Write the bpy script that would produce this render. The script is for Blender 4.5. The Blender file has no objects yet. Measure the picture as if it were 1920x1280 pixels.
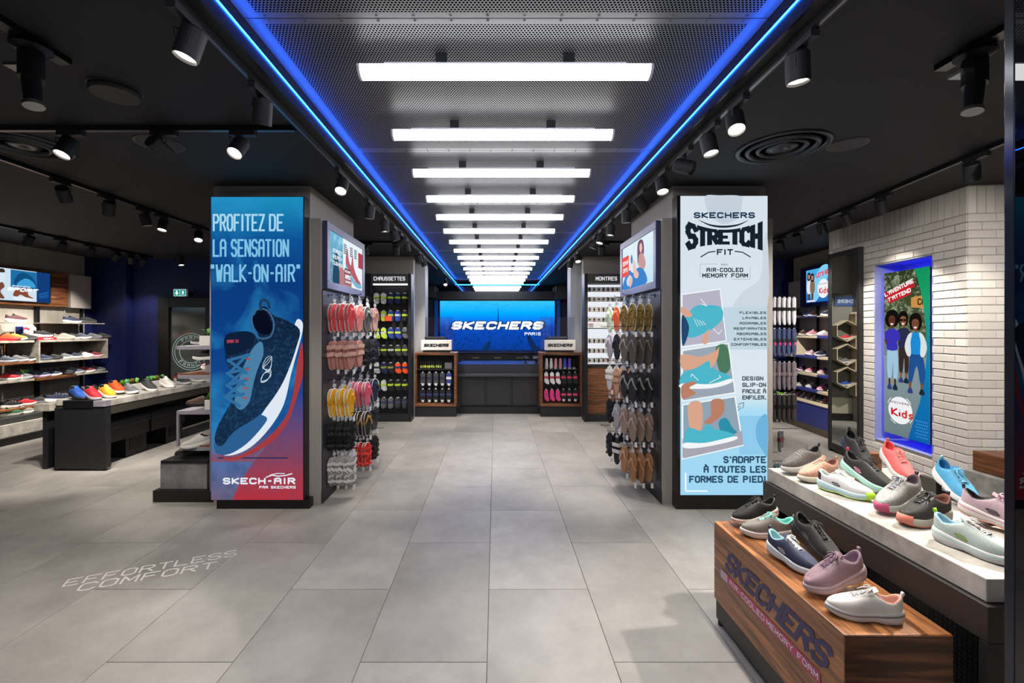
import bpy, math, random
from mathutils import Vector, Matrix
random.seed(7)
C = bpy.context.scene.collection
SC = bpy.context.scene
PI = math.pi
# ------------------------------------------------------------------ camera, world, exposure
CAMZ = 1.57
cd = bpy.data.cameras.new('camera'); cam = bpy.data.objects.new('camera', cd); C.objects.link(cam)
cam.location = (0, 0, CAMZ); cam.rotation_euler = (PI/2, 0, 0)
cd.sensor_width = 36; cd.lens = 849/1920*36; cd.shift_x = 31/1920; cd.shift_y = -22/1920
cd.clip_start = .05; cd.clip_end = 60
SC.camera = cam
w = bpy.data.worlds.new('world'); SC.world = w; w.use_nodes = True
w.node_tree.nodes['Background'].inputs[0].default_value = (.55, .6, .7, 1)
w.node_tree.nodes['Background'].inputs[1].default_value = .16
SC.view_settings.view_transform = 'Standard'; SC.view_settings.look = 'None'
SC.view_settings.exposure = 0; SC.view_settings.gamma = 1; SC.view_settings.use_curve_mapping = False
cy = SC.cycles
cy.use_denoising = True; cy.max_bounces = 7; cy.diffuse_bounces = 3; cy.glossy_bounces = 4
cy.transmission_bounces = 4; cy.transparent_max_bounces = 8; cy.sample_clamp_indirect = 2.5
cy.caustics_reflective = False; cy.caustics_refractive = False; cy.blur_glossy = 1.0
SPOT_W = 80.0          # centre-track lamps
TUBE = 13.0             # tube radiance
LED = 60.0

def area(name, loc, size, power, col=(1, .95, .9), rot=(0, 0, 0)):
    l = bpy.data.lights.new(name, 'AREA'); l.shape = 'RECTANGLE'; l.size = size[0]; l.size_y = size[1]
    l.energy = power; l.color = col
    o = bpy.data.objects.new(name, l); o.location = loc; o.rotation_euler = rot; C.objects.link(o); return o
# unseen area light added behind the camera as fill
area('fill_light', (0, -2.5, 3.4), (6, 1.5), 55, (1, .96, .92), (math.radians(38), 0, 0))

def P(px, py, Y): return ((px-929)*Y/849, Y, CAMZ-(py-618)*Y/849)

# ------------------------------------------------------------------ materials
def s2l(c): return c/12.92 if c <= .04045 else ((c+.055)/1.055)**2.4
def hexc(h):
    if isinstance(h, tuple): return h if len(h) == 4 else (*h, 1)
    return (*[s2l(int(h[i:i+2], 16)/255) for i in (0, 2, 4)], 1)
MC = {}
def newmat(name):
    m = bpy.data.materials.new(name); m.use_nodes = True
    return m, m.node_tree.nodes, m.node_tree.links, m.node_tree.nodes['Principled BSDF']
def mat(col, rough=.55, metal=0, kind='plain', spec=.5, col2=None, scale=1.0):
    key = (col, rough, metal, kind, spec, col2, scale)
    if key in MC: return MC[key]
    m, N, L, b = newmat(f'{kind}_{col}')
    b.inputs['Base Color'].default_value = hexc(col); b.inputs['Roughness'].default_value = rough
    b.inputs['Metallic'].default_value = metal; b.inputs['Specular IOR Level'].default_value = spec
    if kind != 'plain':
        tc = N.new('ShaderNodeTexCoord'); mp = N.new('ShaderNodeMapping'); L.new(tc.outputs['Object'], mp.inputs[0])
        mix = N.new('ShaderNodeMix'); mix.data_type = 'RGBA'
        c = hexc(col)
        if kind == 'knit':
            t = N.new('ShaderNodeTexVoronoi'); t.inputs['Scale'].default_value = 640*scale
            f = t.outputs['Distance']; bump = .16
            c2 = hexc(col2) if col2 else (*[v*.55 for v in c[:3]], 1)
        elif kind == 'knitbig':
            t = N.new('ShaderNodeTexNoise'); t.inputs['Scale'].default_value = 420*scale; t.inputs['Detail'].default_value = 1
            f = t.outputs['Fac']; bump = .2; c2 = hexc(col2) if col2 else (*[v*.4 for v in c[:3]], 1)
        elif kind == 'concrete':
            t = N.new('ShaderNodeTexNoise'); t.inputs['Scale'].default_value = 6*scale; t.inputs['Detail'].default_value = 9
            t.inputs['Roughness'].default_value = .68
            f = t.outputs['Fac']; bump = .12; c2 = (*[v*.45 for v in c[:3]], 1)
        elif kind == 'streak':
            mp.inputs['Scale'].default_value = (9, 9, .7)
            t = N.new('ShaderNodeTexNoise'); t.inputs['Scale'].default_value = 1.3*scale; t.inputs['Detail'].default_value = 5
            f = t.outputs['Fac']; bump = .03; c2 = (*[v*.78 for v in c[:3]], 1)
        elif kind == 'wood':
            mp.inputs['Scale'].default_value = (14, 1.0, 14)
            t = N.new('ShaderNodeTexNoise'); t.inputs['Scale'].default_value = 1.7*scale; t.inputs['Detail'].default_value = 7
            t.inputs['Distortion'].default_value = 1.1; t.inputs['Roughness'].default_value = .62
            f = t.outputs['Fac']; bump = .05; c2 = hexc(col2) if col2 else (*[v*.3 for v in c[:3]], 1)
        elif kind == 'woodh':
            mp.inputs['Scale'].default_value = (1.0, 1.0, 16)
            t = N.new('ShaderNodeTexNoise'); t.inputs['Scale'].default_value = 1.7*scale; t.inputs['Detail'].default_value = 7
            t.inputs['Distortion'].default_value = 1.1
            f = t.outputs['Fac']; bump = .05; c2 = hexc(col2) if col2 else (*[v*.35 for v in c[:3]], 1)
        elif kind == 'mesh':
            t = N.new('ShaderNodeTexVoronoi'); t.inputs['Scale'].default_value = 60*scale; t.inputs['Randomness'].default_value = 0
            f = t.outputs['Distance']; bump = .4; c2 = hexc(col2) if col2 else (*[v*.3 for v in c[:3]], 1)
        L.new(mp.outputs[0], t.inputs['Vector'])
        rp = N.new('ShaderNodeValToRGB')
        lo, hi = {'concrete': (.35, .68), 'wood': (.38, .64), 'woodh': (.38, .64), 'streak': (.3, .7), 'knit': (.25, .7), 'knitbig': (.42, .58), 'mesh': (.25, .5)}[kind]
        rp.color_ramp.elements[0].position = lo; rp.color_ramp.elements[1].position = hi
        rp.color_ramp.elements[0].color = c2 if kind not in ('knit', 'mesh') else c
        rp.color_ramp.elements[1].color = c if kind not in ('knit', 'mesh') else c2
        L.new(f, rp.inputs[0]); L.new(rp.outputs[0], b.inputs['Base Color'])
        bp = N.new('ShaderNodeBump'); bp.inputs['Strength'].default_value = bump; bp.inputs['Distance'].default_value = .004
        L.new(f, bp.inputs['Height']); L.new(bp.outputs[0], b.inputs['Normal'])
    MC[key] = m; return m
def emit(col, s=1.0, name=None):
    key = ('E', col, s)
    if key in MC: return MC[key]
    m, N, L, b = newmat(name or f'lit_{col}')
    N.remove(b); e = N.new('ShaderNodeEmission'); e.inputs[0].default_value = hexc(col); e.inputs[1].default_value = s
    L.new(e.outputs[0], N['Material Output'].inputs[0]); MC[key] = m; return m
def gradmat(name, stops, axis='Z', lo=0, hi=1, s=1.0, noise=0, ncol='ffffff', nscale=3, ndist=0):
    """backlit print: colour bands along one local axis, with a cloudy second ink"""
    m, N, L, b = newmat(name); N.remove(b)
    e = N.new('ShaderNodeEmission'); e.inputs[1].default_value = s
    L.new(e.outputs[0], N['Material Output'].inputs[0])
    tc = N.new('ShaderNodeTexCoord'); sp = N.new('ShaderNodeSeparateXYZ'); L.new(tc.outputs['Object'], sp.inputs[0])
    mr = N.new('ShaderNodeMapRange'); mr.inputs[1].default_value = lo; mr.inputs[2].default_value = hi
    L.new(sp.outputs[axis], mr.inputs[0])
    rp = N.new('ShaderNodeValToRGB'); els = rp.color_ramp.elements
    while len(els) < len(stops): els.new(.5)
    for el, (p, c) in zip(els, stops): el.position = p; el.color = hexc(c)
    L.new(mr.outputs[0], rp.inputs[0]); out = rp.outputs[0]
    if noise:
        t = N.new('ShaderNodeTexNoise'); t.inputs['Scale'].default_value = nscale; t.inputs['Detail'].default_value = 6
        t.inputs['Distortion'].default_value = ndist; L.new(tc.outputs['Object'], t.inputs['Vector'])
        r2 = N.new('ShaderNodeMapRange'); r2.inputs[1].default_value = .48; r2.inputs[2].default_value = .75; r2.inputs[4].default_value = noise
        L.new(t.outputs['Fac'], r2.inputs[0])
        mx = N.new('ShaderNodeMix'); mx.data_type = 'RGBA'; L.new(r2.outputs[0], mx.inputs[0]); L.new(out, mx.inputs[6])
        mx.inputs[7].default_value = hexc(ncol); out = mx.outputs[2]
    L.new(out, e.inputs[0]); return m
def glass(name, tint=(.9, .95, 1), rough=0.0, refl=.12):
    key = ('G', tint, refl)
    if key in MC: return MC[key]
    m, N, L, b = newmat(name); N.remove(b)
    tr = N.new('ShaderNodeBsdfTransparent'); tr.inputs[0].default_value = (*tint, 1)
    gl = N.new('ShaderNodeBsdfGlossy'); gl.inputs['Roughness'].default_value = rough
    mx = N.new('ShaderNodeMixShader'); mx.inputs[0].default_value = refl
    L.new(tr.outputs[0], mx.inputs[1]); L.new(gl.outputs[0], mx.inputs[2]); L.new(mx.outputs[0], N['Material Output'].inputs[0])
    MC[key] = m; return m

# ------------------------------------------------------------------ mesh builder
ORG = {}     # object name -> world location of a root, so that parts may be given in world coordinates
class MB:
    def __init__(s): s.v = []; s.f = []; s.m = []; s.mi = 0
    def add(s, vs, fs):
        b = len(s.v); s.v += [tuple(v) for v in vs]; s.f += [tuple(i+b for i in f) for f in fs]; s.m += [s.mi]*len(fs); return s
    def box(s, x0, y0, z0, x1, y1, z1):
        v = [(x, y, z) for z in (z0, z1) for y in (y0, y1) for x in (x0, x1)]
        return s.add(v, [(0, 2, 3, 1), (4, 5, 7, 6), (0, 1, 5, 4), (2, 6, 7, 3), (0, 4, 6, 2), (1, 3, 7, 5)])
    def cbox(s, x0, y0, z0, x1, y1, z1, c=.002):
        """a box with a chamfered front rim on all sides: 24 vertices"""
        v = []; 
        for z, k in ((z0, c), (z0+c, 0), (z1-c, 0), (z1, c)):
            v += [(x0+k, y0+k, z), (x1-k, y0+k, z), (x1-k, y1-k, z), (x0+k, y1-k, z)]
        f = [(3, 2, 1, 0), (12, 13, 14, 15)]
        for r in range(3):
            for i in range(4): f.append((r*4+i, r*4+(i+1) % 4, r*4+4+(i+1) % 4, r*4+4+i))
        return s.add(v, f)
    def ring_loft(s, rings, closed=True, cap0=True, cap1=True):
        n = len(rings[0]); vs = [p for r in rings for p in r]; fs = []
        for k in range(len(rings)-1):
            for i in range(n if closed else n-1):
                j = (i+1) % n
                fs.append((k*n+i, k*n+j, (k+1)*n+j, (k+1)*n+i))
        if cap0: fs.append(tuple(range(n-1, -1, -1)))
        if cap1: fs.append(tuple((len(rings)-1)*n+i for i in range(n)))
        return s.add(vs, fs)
    def cyl(s, p0, p1, r0, r1=None, n=12, cap=True):
        r1 = r0 if r1 is None else r1
        p0 = Vector(p0); p1 = Vector(p1); d = (p1-p0).normalized()
        a = d.orthogonal().normalized(); b = d.cross(a)
        R = lambda p, r: [p+(a*math.cos(2*PI*i/n)+b*math.sin(2*PI*i/n))*r for i in range(n)]
        return s.ring_loft([R(p0, r0), R(p1, r1)], True, cap, cap)
    def tube(s, pts, r, n=6, cap=True):
        pts = [Vector(p) for p in pts]; rings = []; a = None
        for i, p in enumerate(pts):
            d = (pts[min(i+1, len(pts)-1)]-pts[max(i-1, 0)]).normalized()
            if a is None: a = d.orthogonal().normalized()
            a = (a-d*a.dot(d)).normalized(); b = d.cross(a)
            rings.append([p+(a*math.cos(2*PI*k/n)+b*math.sin(2*PI*k/n))*r for k in range(n)])
        return s.ring_loft(rings, True, cap, cap)
    def poly(s, pts): return s.add(pts, [tuple(range(len(pts)))])
    def prism(s, pts, d):
        """extrude a planar outline by the vector d"""
        d = Vector(d); return s.ring_loft([[Vector(p) for p in pts], [Vector(p)+d for p in pts]])
    def lathe(s, prof, c=(0, 0, 0), n=16):
        rings = [[(c[0]+r*math.cos(2*PI*i/n), c[1]+r*math.sin(2*PI*i/n), c[2]+z) for i in range(n)] for r, z in prof]
        return s.ring_loft(rings)
    def xf(s, M):
        s.v = [tuple(M @ Vector(v)) for v in s.v]; return s
    def build(s, name, m, parent=None, smooth=False, bevel=0, world=True):
        off = Vector((0, 0, 0))
        if parent is not None and world:
            p = parent
            while p is not None: off = off+Vector(p.location); p = p.parent
        me = bpy.data.meshes.new(name)
        me.from_pydata([(v[0]-off.x, v[1]-off.y, v[2]-off.z) for v in s.v], [], s.f)
        for mm in (m if isinstance(m, (list, tuple)) else [m]): me.materials.append(mm)
        if any(s.m): me.polygons.foreach_set('material_index', s.m)
        if smooth: me.polygons.foreach_set('use_smooth', [True]*len(s.f))
        o = bpy.data.objects.new(name, me); C.objects.link(o)
        if parent is not None: o.parent = parent
        if bevel:
            b = o.modifiers.new('b', 'BEVEL'); b.width = bevel; b.segments = 2; b.limit_method = 'ANGLE'
        return o
def tag(o, label=None, cat=None, group=None, kind=None):
    if label: o['label'] = label
    if cat: o['category'] = cat
    if group: o['group'] = group
    if kind: o['kind'] = kind
    return o
def empty(name, loc=(0, 0, 0), rz=0, label=None, cat=None, group=None, kind=None):
    o = bpy.data.objects.new(name, None); o.location = loc; o.rotation_euler = (0, 0, rz); o.empty_display_size = .1
    C.objects.link(o); return tag(o, label, cat, group, kind)
def B(name, m, parent, *bx, bevel=0, world=True):
    mb = MB()
    for b in bx: mb.box(*b)
    return mb.build(name, m, parent, bevel=bevel, world=world)
def copy_tree(o, parent=None, mats=None):
    c = o.copy(); C.objects.link(c); c.parent = parent
    if mats and o.type == 'MESH':
        k = o.name.split('.')[0]
        if k in mats and mats[k] is not None:
            sl = c.material_slots[0]; sl.link = 'OBJECT'; sl.material = mats[k]
    for ch in o.children:
        if ch.get('proto_skip'): continue
        if mats and ch.name.split('.')[0] in mats and mats[ch.name.split('.')[0]] == 'drop': continue
        copy_tree(ch, c, mats)
    return c

# ------------------------------------------------------------------ stroke lettering
GL = {'A': '00 05 16 36 45 40|03 43', 'B': '00 06 36 45 44 33 03|33 42 41 30 00', 'C': '45 36 16 05 01 10 30 41', 'D': '00 06 36 45 41 30 00',
 'E': '46 06 00 40|03 33', 'F': '46 06 00|03 33', 'G': '45 36 16 05 01 10 30 41 43 23', 'H': '00 06|40 46|03 43', 'I': '20 26', 'J': '46 41 30 10 01',
 'K': '00 06|46 03 40', 'L': '06 00 40', 'M': '00 06 22 46 40', 'N': '00 06 40 46', 'O': '01 05 16 36 45 41 30 10 01', 'P': '00 06 36 45 44 33 03',
 'Q': '01 05 16 36 45 41 30 10 01|22 40', 'R': '00 06 36 45 44 33 03|23 40', 'S': '45 36 16 05 04 13 33 42 41 30 10 01', 'T': '06 46|26 20',
 'U': '06 01 10 30 41 46', 'V': '06 20 46', 'W': '06 10 24 30 46', 'X': '00 46|06 40', 'Y': '06 23 46|23 20', 'Z': '06 46 00 40',
 '0': '01 05 16 36 45 41 30 10 01', '2': '05 16 36 45 44 00 40', '-': '13 33', '.': '20 21', "'": '26 25', '"': '16 15|36 35', '!': '26 22|20 21',
 '%': '00 46|05 15|31 41', 'i': '20 24|25 26', 'd': '46 40 10 01 03 14 44', 's': '44 14 03 12 32 41 30 00', 'a': '14 34 43 40 10 01 12 42', ' ': ''}
NARROW = {'I': .35, "'": .3, '.': .3, 'i': .35, '!': .35, '"': .6, '-': .7, ' ': .55}
def glyph_strokes(ch):
    extra = []
    if ch == 'À': ch = 'A'; extra = [[(1.3, 8), (2.3, 7)]]
    st = [[(int(p[0]), int(p[1])) for p in q.split()] for q in GL.get(ch, '').split('|') if q]
    return st+extra
def text(mb, s, O, U, V, x0, x1, h, th=.9, shear=0, gap=1.4, warp=None, lift=None):
    """thick strokes for string s; O origin, U and V unit vectors, x0..x1 along U, cap height h, th stroke in grid units (cap = 6)"""
    O = Vector(O); U = Vector(U); V = Vector(V)
    adv = []; tot = 0; nrm = U.cross(V).normalized(); cnt = [0]
    for ch in s:
        wd = 4*NARROW.get(ch, 1); adv.append((tot, wd)); tot += wd+gap+th*.5
    tot -= gap+th*.5; sx = (x1-x0)/tot; sy = h/6
    def pt(gx, gy):
        x = gx*sx+gy*sy*shear; y = gy*sy
        if warp: x, y = warp(x/(x1-x0), y/h); x *= (x1-x0); y *= h
        return O+U*(x0+x)+V*y
    hx = th/2
    for ch, (a, wd) in zip(s, adv):
        for st in glyph_strokes(ch):
            n = NARROW.get(ch, 1)
            pts = [(a+((p[0]-2)*(1 if ch in ('I', 'i', '!', '.', "'") else n)+wd/2 if ch in NARROW else a*0+p[0]), min(max(p[1], 0+0), 9)) for p in st]
            # inset so that the stroke stays inside cap height
            pts = [(x, hx*.9+y*(6-1.8*hx)/6) for x, y in pts]
            ratio = sx/sy
            for i in range(len(pts)-1):
                (ax, ay), (bx, by) = pts[i], pts[i+1]
                dx, dy = (bx-ax)*ratio, by-ay; L = math.hypot(dx, dy) or 1; dx /= L; dy /= L
                nx, ny = -dy*hx/ratio, dx*hx; ex, ey = dx*hx*.75/ratio, dy*hx*.75
                k = 3 if warp else 1
                for q in range(k):
                    t0, t1 = q/k, (q+1)/k
                    p0 = (ax-ex+(bx-ax+2*ex)*t0, ay-ey+(by-ay+2*ey)*t0); p1 = (ax-ex+(bx-ax+2*ex)*t1, ay-ey+(by-ay+2*ey)*t1)
                    cnt[0] += 1; e_ = nrm*(cnt[0] % 24)*.00002
                    mb.poly([pt(p0[0]-nx, p0[1]-ny)+e_, pt(p1[0]-nx, p1[1]-ny)+e_, pt(p1[0]+nx, p1[1]+ny)+e_, pt(p0[0]+nx, p0[1]+ny)+e_])
    return mb
def smooth_loop(pts, k=4):
    n = len(pts); out = []
    for i in range(n):
        p0, p1, p2, p3 = pts[i-1], pts[i], pts[(i+1) % n], pts[(i+2) % n]
        for j in range(k):
            t = j/k
            out.append(tuple(.5*((2*b)+(-a+c)*t+(2*a-5*b+4*c-d)*t*t+(-a+3*b-3*c+d)*t**3) for a, b, c, d in zip(p0, p1, p2, p3)))
    return out
class Canvas:
    """flat print on a lit face. pixel-like picture coordinates (u to the side, v downwards) mapped to the face"""
    def __init__(s, O, U, V, u0, v0, u1, v1, w, h, parent, world=True):
        s.O = Vector(O); s.U = Vector(U).normalized(); s.V = Vector(V).normalized(); s.n = s.U.cross(s.V); s.u0, s.v0 = u0, v0
        s.ku = w/(u1-u0); s.kv = h/(v1-v0); s.p = parent; s.l = 1; s.world = world
    def pt(s, u, v, k=None): return s.O+s.U*((u-s.u0)*s.ku)-s.V*((v-s.v0)*s.kv)+s.n*(.0006*(k or s.l))
    def shape(s, name, m, *loops, sm=True, k=4):
        mb = MB(); s.l += 1
        for lp in loops: mb.poly([s.pt(*q) for q in reversed(smooth_loop(lp, k) if sm else lp)])
        return mb.build(name, m, s.p, world=s.world)
    def rects(s, name, m, *rs):
        return s.shape(name, m, *[[(a, b), (c, b), (c, d), (a, d)] for a, b, c, d in rs], sm=False)
    def line(s, name, m, pts, wd, close=False):
        mb = MB(); s.l += 1
        if close: pts = pts+[pts[0]]
        for (a, b), (c, d) in zip(pts, pts[1:]):
            L = math.hypot(c-a, d-b) or 1; nx, ny = -(d-b)/L*wd/2, (c-a)/L*wd/2
            mb.poly([s.pt(a+nx, b+ny), s.pt(c+nx, d+ny), s.pt(c-nx, d-ny), s.pt(a-nx, b-ny)])
        return mb.build(name, m, s.p, world=s.world)
    def text(s, t, m, u0, u1, vb, vt, th=.9, shear=0, rot=0, gap=1.4, warp=None, name='lettering'):
        s.l += 1; mb = MB(); a = math.radians(rot)
        U = s.U*math.cos(a)+s.V*math.sin(a); V = s.V*math.cos(a)-s.U*math.sin(a)
        text(mb, t, s.pt(u0, vb), U, V, 0, (u1-u0)*s.ku, (vb-vt)*s.kv, th, shear, gap, warp)
        return mb.build(name, m, s.p, world=s.world)

# shared materials
m_black = mat('17171a', .5); m_frame = mat('26262b', .42, .3); m_steel = mat('9a9a9a', .3, 1); m_dark = mat('0c0c0e', .4)
m_grey = mat('a8a19a', .6); m_conc = mat('c6c1b8', .7, kind='concrete'); m_walnut = mat('8f5c38', .38, kind='wood', col2='4a2c1a')
m_walnuth = mat('8f5c38', .38, kind='woodh', col2='4a2c1a'); m_white = mat('e8e6e2', .5); m_navy = mat('10194f', .55); m_navyd = mat('0a0f2c', .5)
m_ceil = mat('1f1f22', .75); m_black_gloss = mat('050507', .01); m_shelf = mat('b9b2a4', .55, kind='concrete', scale=2)
m_panel = mat('2b2b30', .4, .2)
# ================================================================== ROOM SHELL
CZ = 2.86
def struct(o): o['kind'] = 'structure'; return o
# floor: grout bed and one tile after another, columns .6 wide, 1.2 long in running bond
floor = struct(empty('floor'))
B('grout_bed', mat('6d6a66', .8), floor, (-7.6, -1.2, -.05, 6.2, 13.6, -.004))
tm, N, L, b = newmat('porcelain_tile')
tc = N.new('ShaderNodeTexCoord'); oi = N.new('ShaderNodeObjectInfo')
n1 = N.new('ShaderNodeTexNoise'); n1.inputs['Scale'].default_value = 1.6; n1.inputs['Detail'].default_value = 8; n1.inputs['Roughness'].default_value = .7
n1.noise_dimensions = '4D'; mw = N.new('ShaderNodeMath'); mw.operation = 'MULTIPLY'; mw.inputs[1].default_value = 37
L.new(oi.outputs['Random'], mw.inputs[0]); L.new(mw.outputs[0], n1.inputs['W']); L.new(tc.outputs['Object'], n1.inputs['Vector'])
rp = N.new('ShaderNodeValToRGB'); rp.color_ramp.elements[0].position = .3; rp.color_ramp.elements[1].position = .72
rp.color_ramp.elements[0].color = hexc('7f7b76'); rp.color_ramp.elements[1].color = hexc('a8a49e'); L.new(n1.outputs['Fac'], rp.inputs[0])
hs = N.new('ShaderNodeHueSaturation'); mr = N.new('ShaderNodeMapRange'); mr.inputs[3].default_value = .88; mr.inputs[4].default_value = 1.1
L.new(oi.outputs['Random'], mr.inputs[0]); L.new(mr.outputs[0], hs.inputs['Value']); L.new(rp.outputs[0], hs.inputs['Color']); L.new(hs.outputs[0], b.inputs['Base Color'])
n2 = N.new('ShaderNodeTexNoise'); n2.inputs['Scale'].default_value = 9; n2.inputs['Detail'].default_value = 4; L.new(tc.outputs['Object'], n2.inputs['Vector'])
mr2 = N.new('ShaderNodeMapRange'); mr2.inputs[3].default_value = .34; mr2.inputs[4].default_value = .5; L.new(n2.outputs['Fac'], mr2.inputs[0]); L.new(mr2.outputs[0], b.inputs['Roughness'])
b.inputs['Specular IOR Level'].default_value = .42
TW, TL, G = .6, 1.2, .0016
tile_me = MB().cbox(G, G, -.006, TW-G, TL-G, 0, .0012)
t0 = tile_me.build('tile', tm, floor, world=False); first = True
x00 = -.6*12-.04; k = 0
for i in range(22):
    x = x00+i*TW
    for j in range(-1, 7):
        y = .34+(.6 if i % 2 else 0)+j*TL
        # keep within the hall: beyond 8.4 m only the aisle behind the counter
        if y > 8.3 or x > 5.9: continue
        if first: o = t0; first = False
        else:
            o = t0.copy(); C.objects.link(o)
        o.location = (x, y, 0); k += 1
for i in range(10, 15):
    for j in range(7, 11):
        y = .34+(.6 if i % 2 else 0)+j*TL
        if y+TL > 13.5: continue
        o = t0.copy(); C.objects.link(o); o.location = (x00+i*TW, y, 0)

# ceilings
ceil = struct(empty('ceiling'))
B('plasterboard', m_ceil, ceil, (-7.6, -1.2, CZ, -1.17, 13.6, CZ+.3))
B('plasterboard', m_ceil, ceil, (1.27, -1.2, CZ, 6.2, 13.6, CZ+.3))
B('cove_fascia', mat('15151f', .3), ceil, (-1.17, -1.2, CZ, -1.155, 13.48, CZ+.26))
B('cove_fascia', mat('15151f', .3), ceil, (1.255, -1.2, CZ, 1.27, 13.48, CZ+.26))
B('void_liner', m_dark, ceil, (-1.2, -1.2, 3.14, 1.3, 13.5, 3.2))
# perforated panels
pm, N, L, b = newmat('perforated_metal')
tc = N.new('ShaderNodeTexCoord'); sp = N.new('ShaderNodeSeparateXYZ'); L.new(tc.outputs['Object'], sp.inputs[0])
def MA(op, a, bb=None, c=None):
    n = N.new('ShaderNodeMath'); n.operation = op
    for k_, q in enumerate((a, bb, c)):
        if q is None: continue
        if isinstance(q, (int, float)): n.inputs[k_].default_value = q
        else: L.new(q, n.inputs[k_])
    return n.outputs[0]
px_, py_ = .0165, .0143
row = MA('FLOOR', MA('DIVIDE', sp.outputs['Y'], py_))
sh = MA('MULTIPLY', MA('MODULO', MA('ABSOLUTE', row), 2.0), .5)
fx = MA('SUBTRACT', MA('FRACT', MA('ADD', MA('DIVIDE', sp.outputs['X'], px_), sh)), .5)
fy = MA('SUBTRACT', MA('FRACT', MA('DIVIDE', sp.outputs['Y'], py_)), .5)
d2 = MA('ADD', MA('MULTIPLY', fx, fx), MA('MULTIPLY', MA('MULTIPLY', fy, fy), .75))
hole = MA('LESS_THAN', d2, .115)
inx = MA('LESS_THAN', MA('ABSOLUTE', sp.outputs['X']), 1.13)
iny = MA('LESS_THAN', MA('ABSOLUTE', sp.outputs['Y']), .725)
hole = MA('MULTIPLY', MA('MULTIPLY', hole, inx), iny)
b.inputs['Base Color'].default_value = hexc('6e6e70'); b.inputs['Metallic'].default_value = .35; b.inputs['Roughness'].default_value = .42
mxp = N.new('ShaderNodeMix'); mxp.data_type = 'RGBA'; mxp.inputs[6].default_value = hexc('7c7c7f'); mxp.inputs[7].default_value = hexc('040405'); L.new(hole, mxp.inputs[0]); L.new(mxp.outputs[2], b.inputs['Base Color'])
L.new(MA('MULTIPLY', MA('SUBTRACT', 1.0, hole), .35), b.inputs['Metallic']); L.new(MA('MULTIPLY', MA('SUBTRACT', 1.0, hole), .5), b.inputs['Specular IOR Level'])
pan = struct(empty('ceiling_perforated'))
q0 = MB().box(-1.203, -.762, 0, 1.203, .762, .004).build('panel', pm, pan, world=False)
q0.location = (.05, 2.08-.765, 3.0)
y = 2.08-.765+1.53
while y < 13.5:
    o = q0.copy(); C.objects.link(o); o.location = (.05, y, 3.0); y += 1.53
o = q0.copy(); C.objects.link(o); o.location = (.05, 2.08-.765-1.53, 3.0)
# rivets along the seams: small heads, one part each seam
r0 = MB()
for k in range(14):
    for s in (-.018, .018): r0.cyl((-1.1+k*.169, s, -.004), (-1.1+k*.169, s, 0), .006, n=6)
r0 = r0.build('rivet', mat('77777a', .3, .6), pan, world=False); r0['kind'] = 'stuff'; r0.location = (.05, 2.08, 3.0)
for k in range(1, 7):
    o = r0.copy(); C.objects.link(o); o.location = (.05, 2.08+1.53*k, 3.0)
# blue cove strips
ledm = emit((.006, .11, 1.0), LED, 'blue_led')
cove = empty('light_strip', (-1.147, 6, 2.93), label='blue light strip along the cove over the pillar with the blue shoe poster', cat='light', group='blue cove strips')
B('diode_band', ledm, cove, (-1.1545, -1, 2.932, -1.1505, 13.45, 2.938))
cove2 = empty('light_strip', (1.25, 6, 2.93), label='blue light strip along the cove over the pillar with the white stretch poster', cat='light', group='blue cove strips')
B('diode_band', ledm, cove2, (1.2505, -1, 2.932, 1.2545, 13.45, 2.938))
cove3 = empty('light_strip', (.05, 13.44, 2.93), label='short blue light strip across the far end of the cove', cat='light', group='blue cove strips')
B('diode_band', ledm, cove3, (-1.14, 13.43, 2.90, 1.24, 13.438, 2.912))

# tubes
tube = empty('tube_light', (.05, 2.35, 2.92), label='wide white ceiling tube at the near end of the row', cat='light', group='white ceiling tubes')
pr = [(math.cos(a)*.052, math.sin(a)*.05) for a in [PI+PI*i/10 for i in range(11)]]
MB().ring_loft([[(x, y, z) for y, z in pr] for x in (-.742, .742)]).build('diffuser', emit('ffffff', TUBE, 'tube_glow'), tube, world=False)
MB().box(-.62, -.035, 0, .62, .035, .018).box(-.745, -.045, .0, .745, .045, .004).build('housing', mat('c9c9d6', .4), tube, world=False)
for s in (-1, 1): MB().ring_loft([[(s*x, y*1.06, z*1.06) for y, z in pr] for x in ((.742, .755) if s > 0 else (.755, .742))]).build('end_cap', mat('d8d8d8', .4), tube, world=False)
MB().box(-.36, -.012, .018, -.30, .012, .079).build('mounting_box', m_black, tube, world=False); MB().box(.30, -.012, .018, .36, .012, .079).build('mounting_box', m_black, tube, world=False)
ords = ['nearest', 'second', 'third', 'fourth', 'fifth', 'sixth', 'seventh', 'eighth', 'ninth', 'tenth', 'eleventh', 'twelfth', 'thirteenth', 'fourteenth', 'fifteenth', 'sixteenth', 'seventeenth', 'eighteenth', 'nineteenth', 'twentieth']
for k in range(1, 15):
    o = copy_tree(tube); o.location = (.05, 2.35+.753*k, 2.92)
    o['label'] = f'white ceiling tube, {ords[k]} along the row towards the till wall'
for k in (1, 2, 3):  # tubes added out of view overhead, for fill light
    o = copy_tree(tube); o.location = (.05, 2.35-.753*k, 2.92)
    o['label'] = f'unseen white ceiling tube added for fill over the entrance, number {"one two three".split()[k-1]} outwards'

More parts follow.
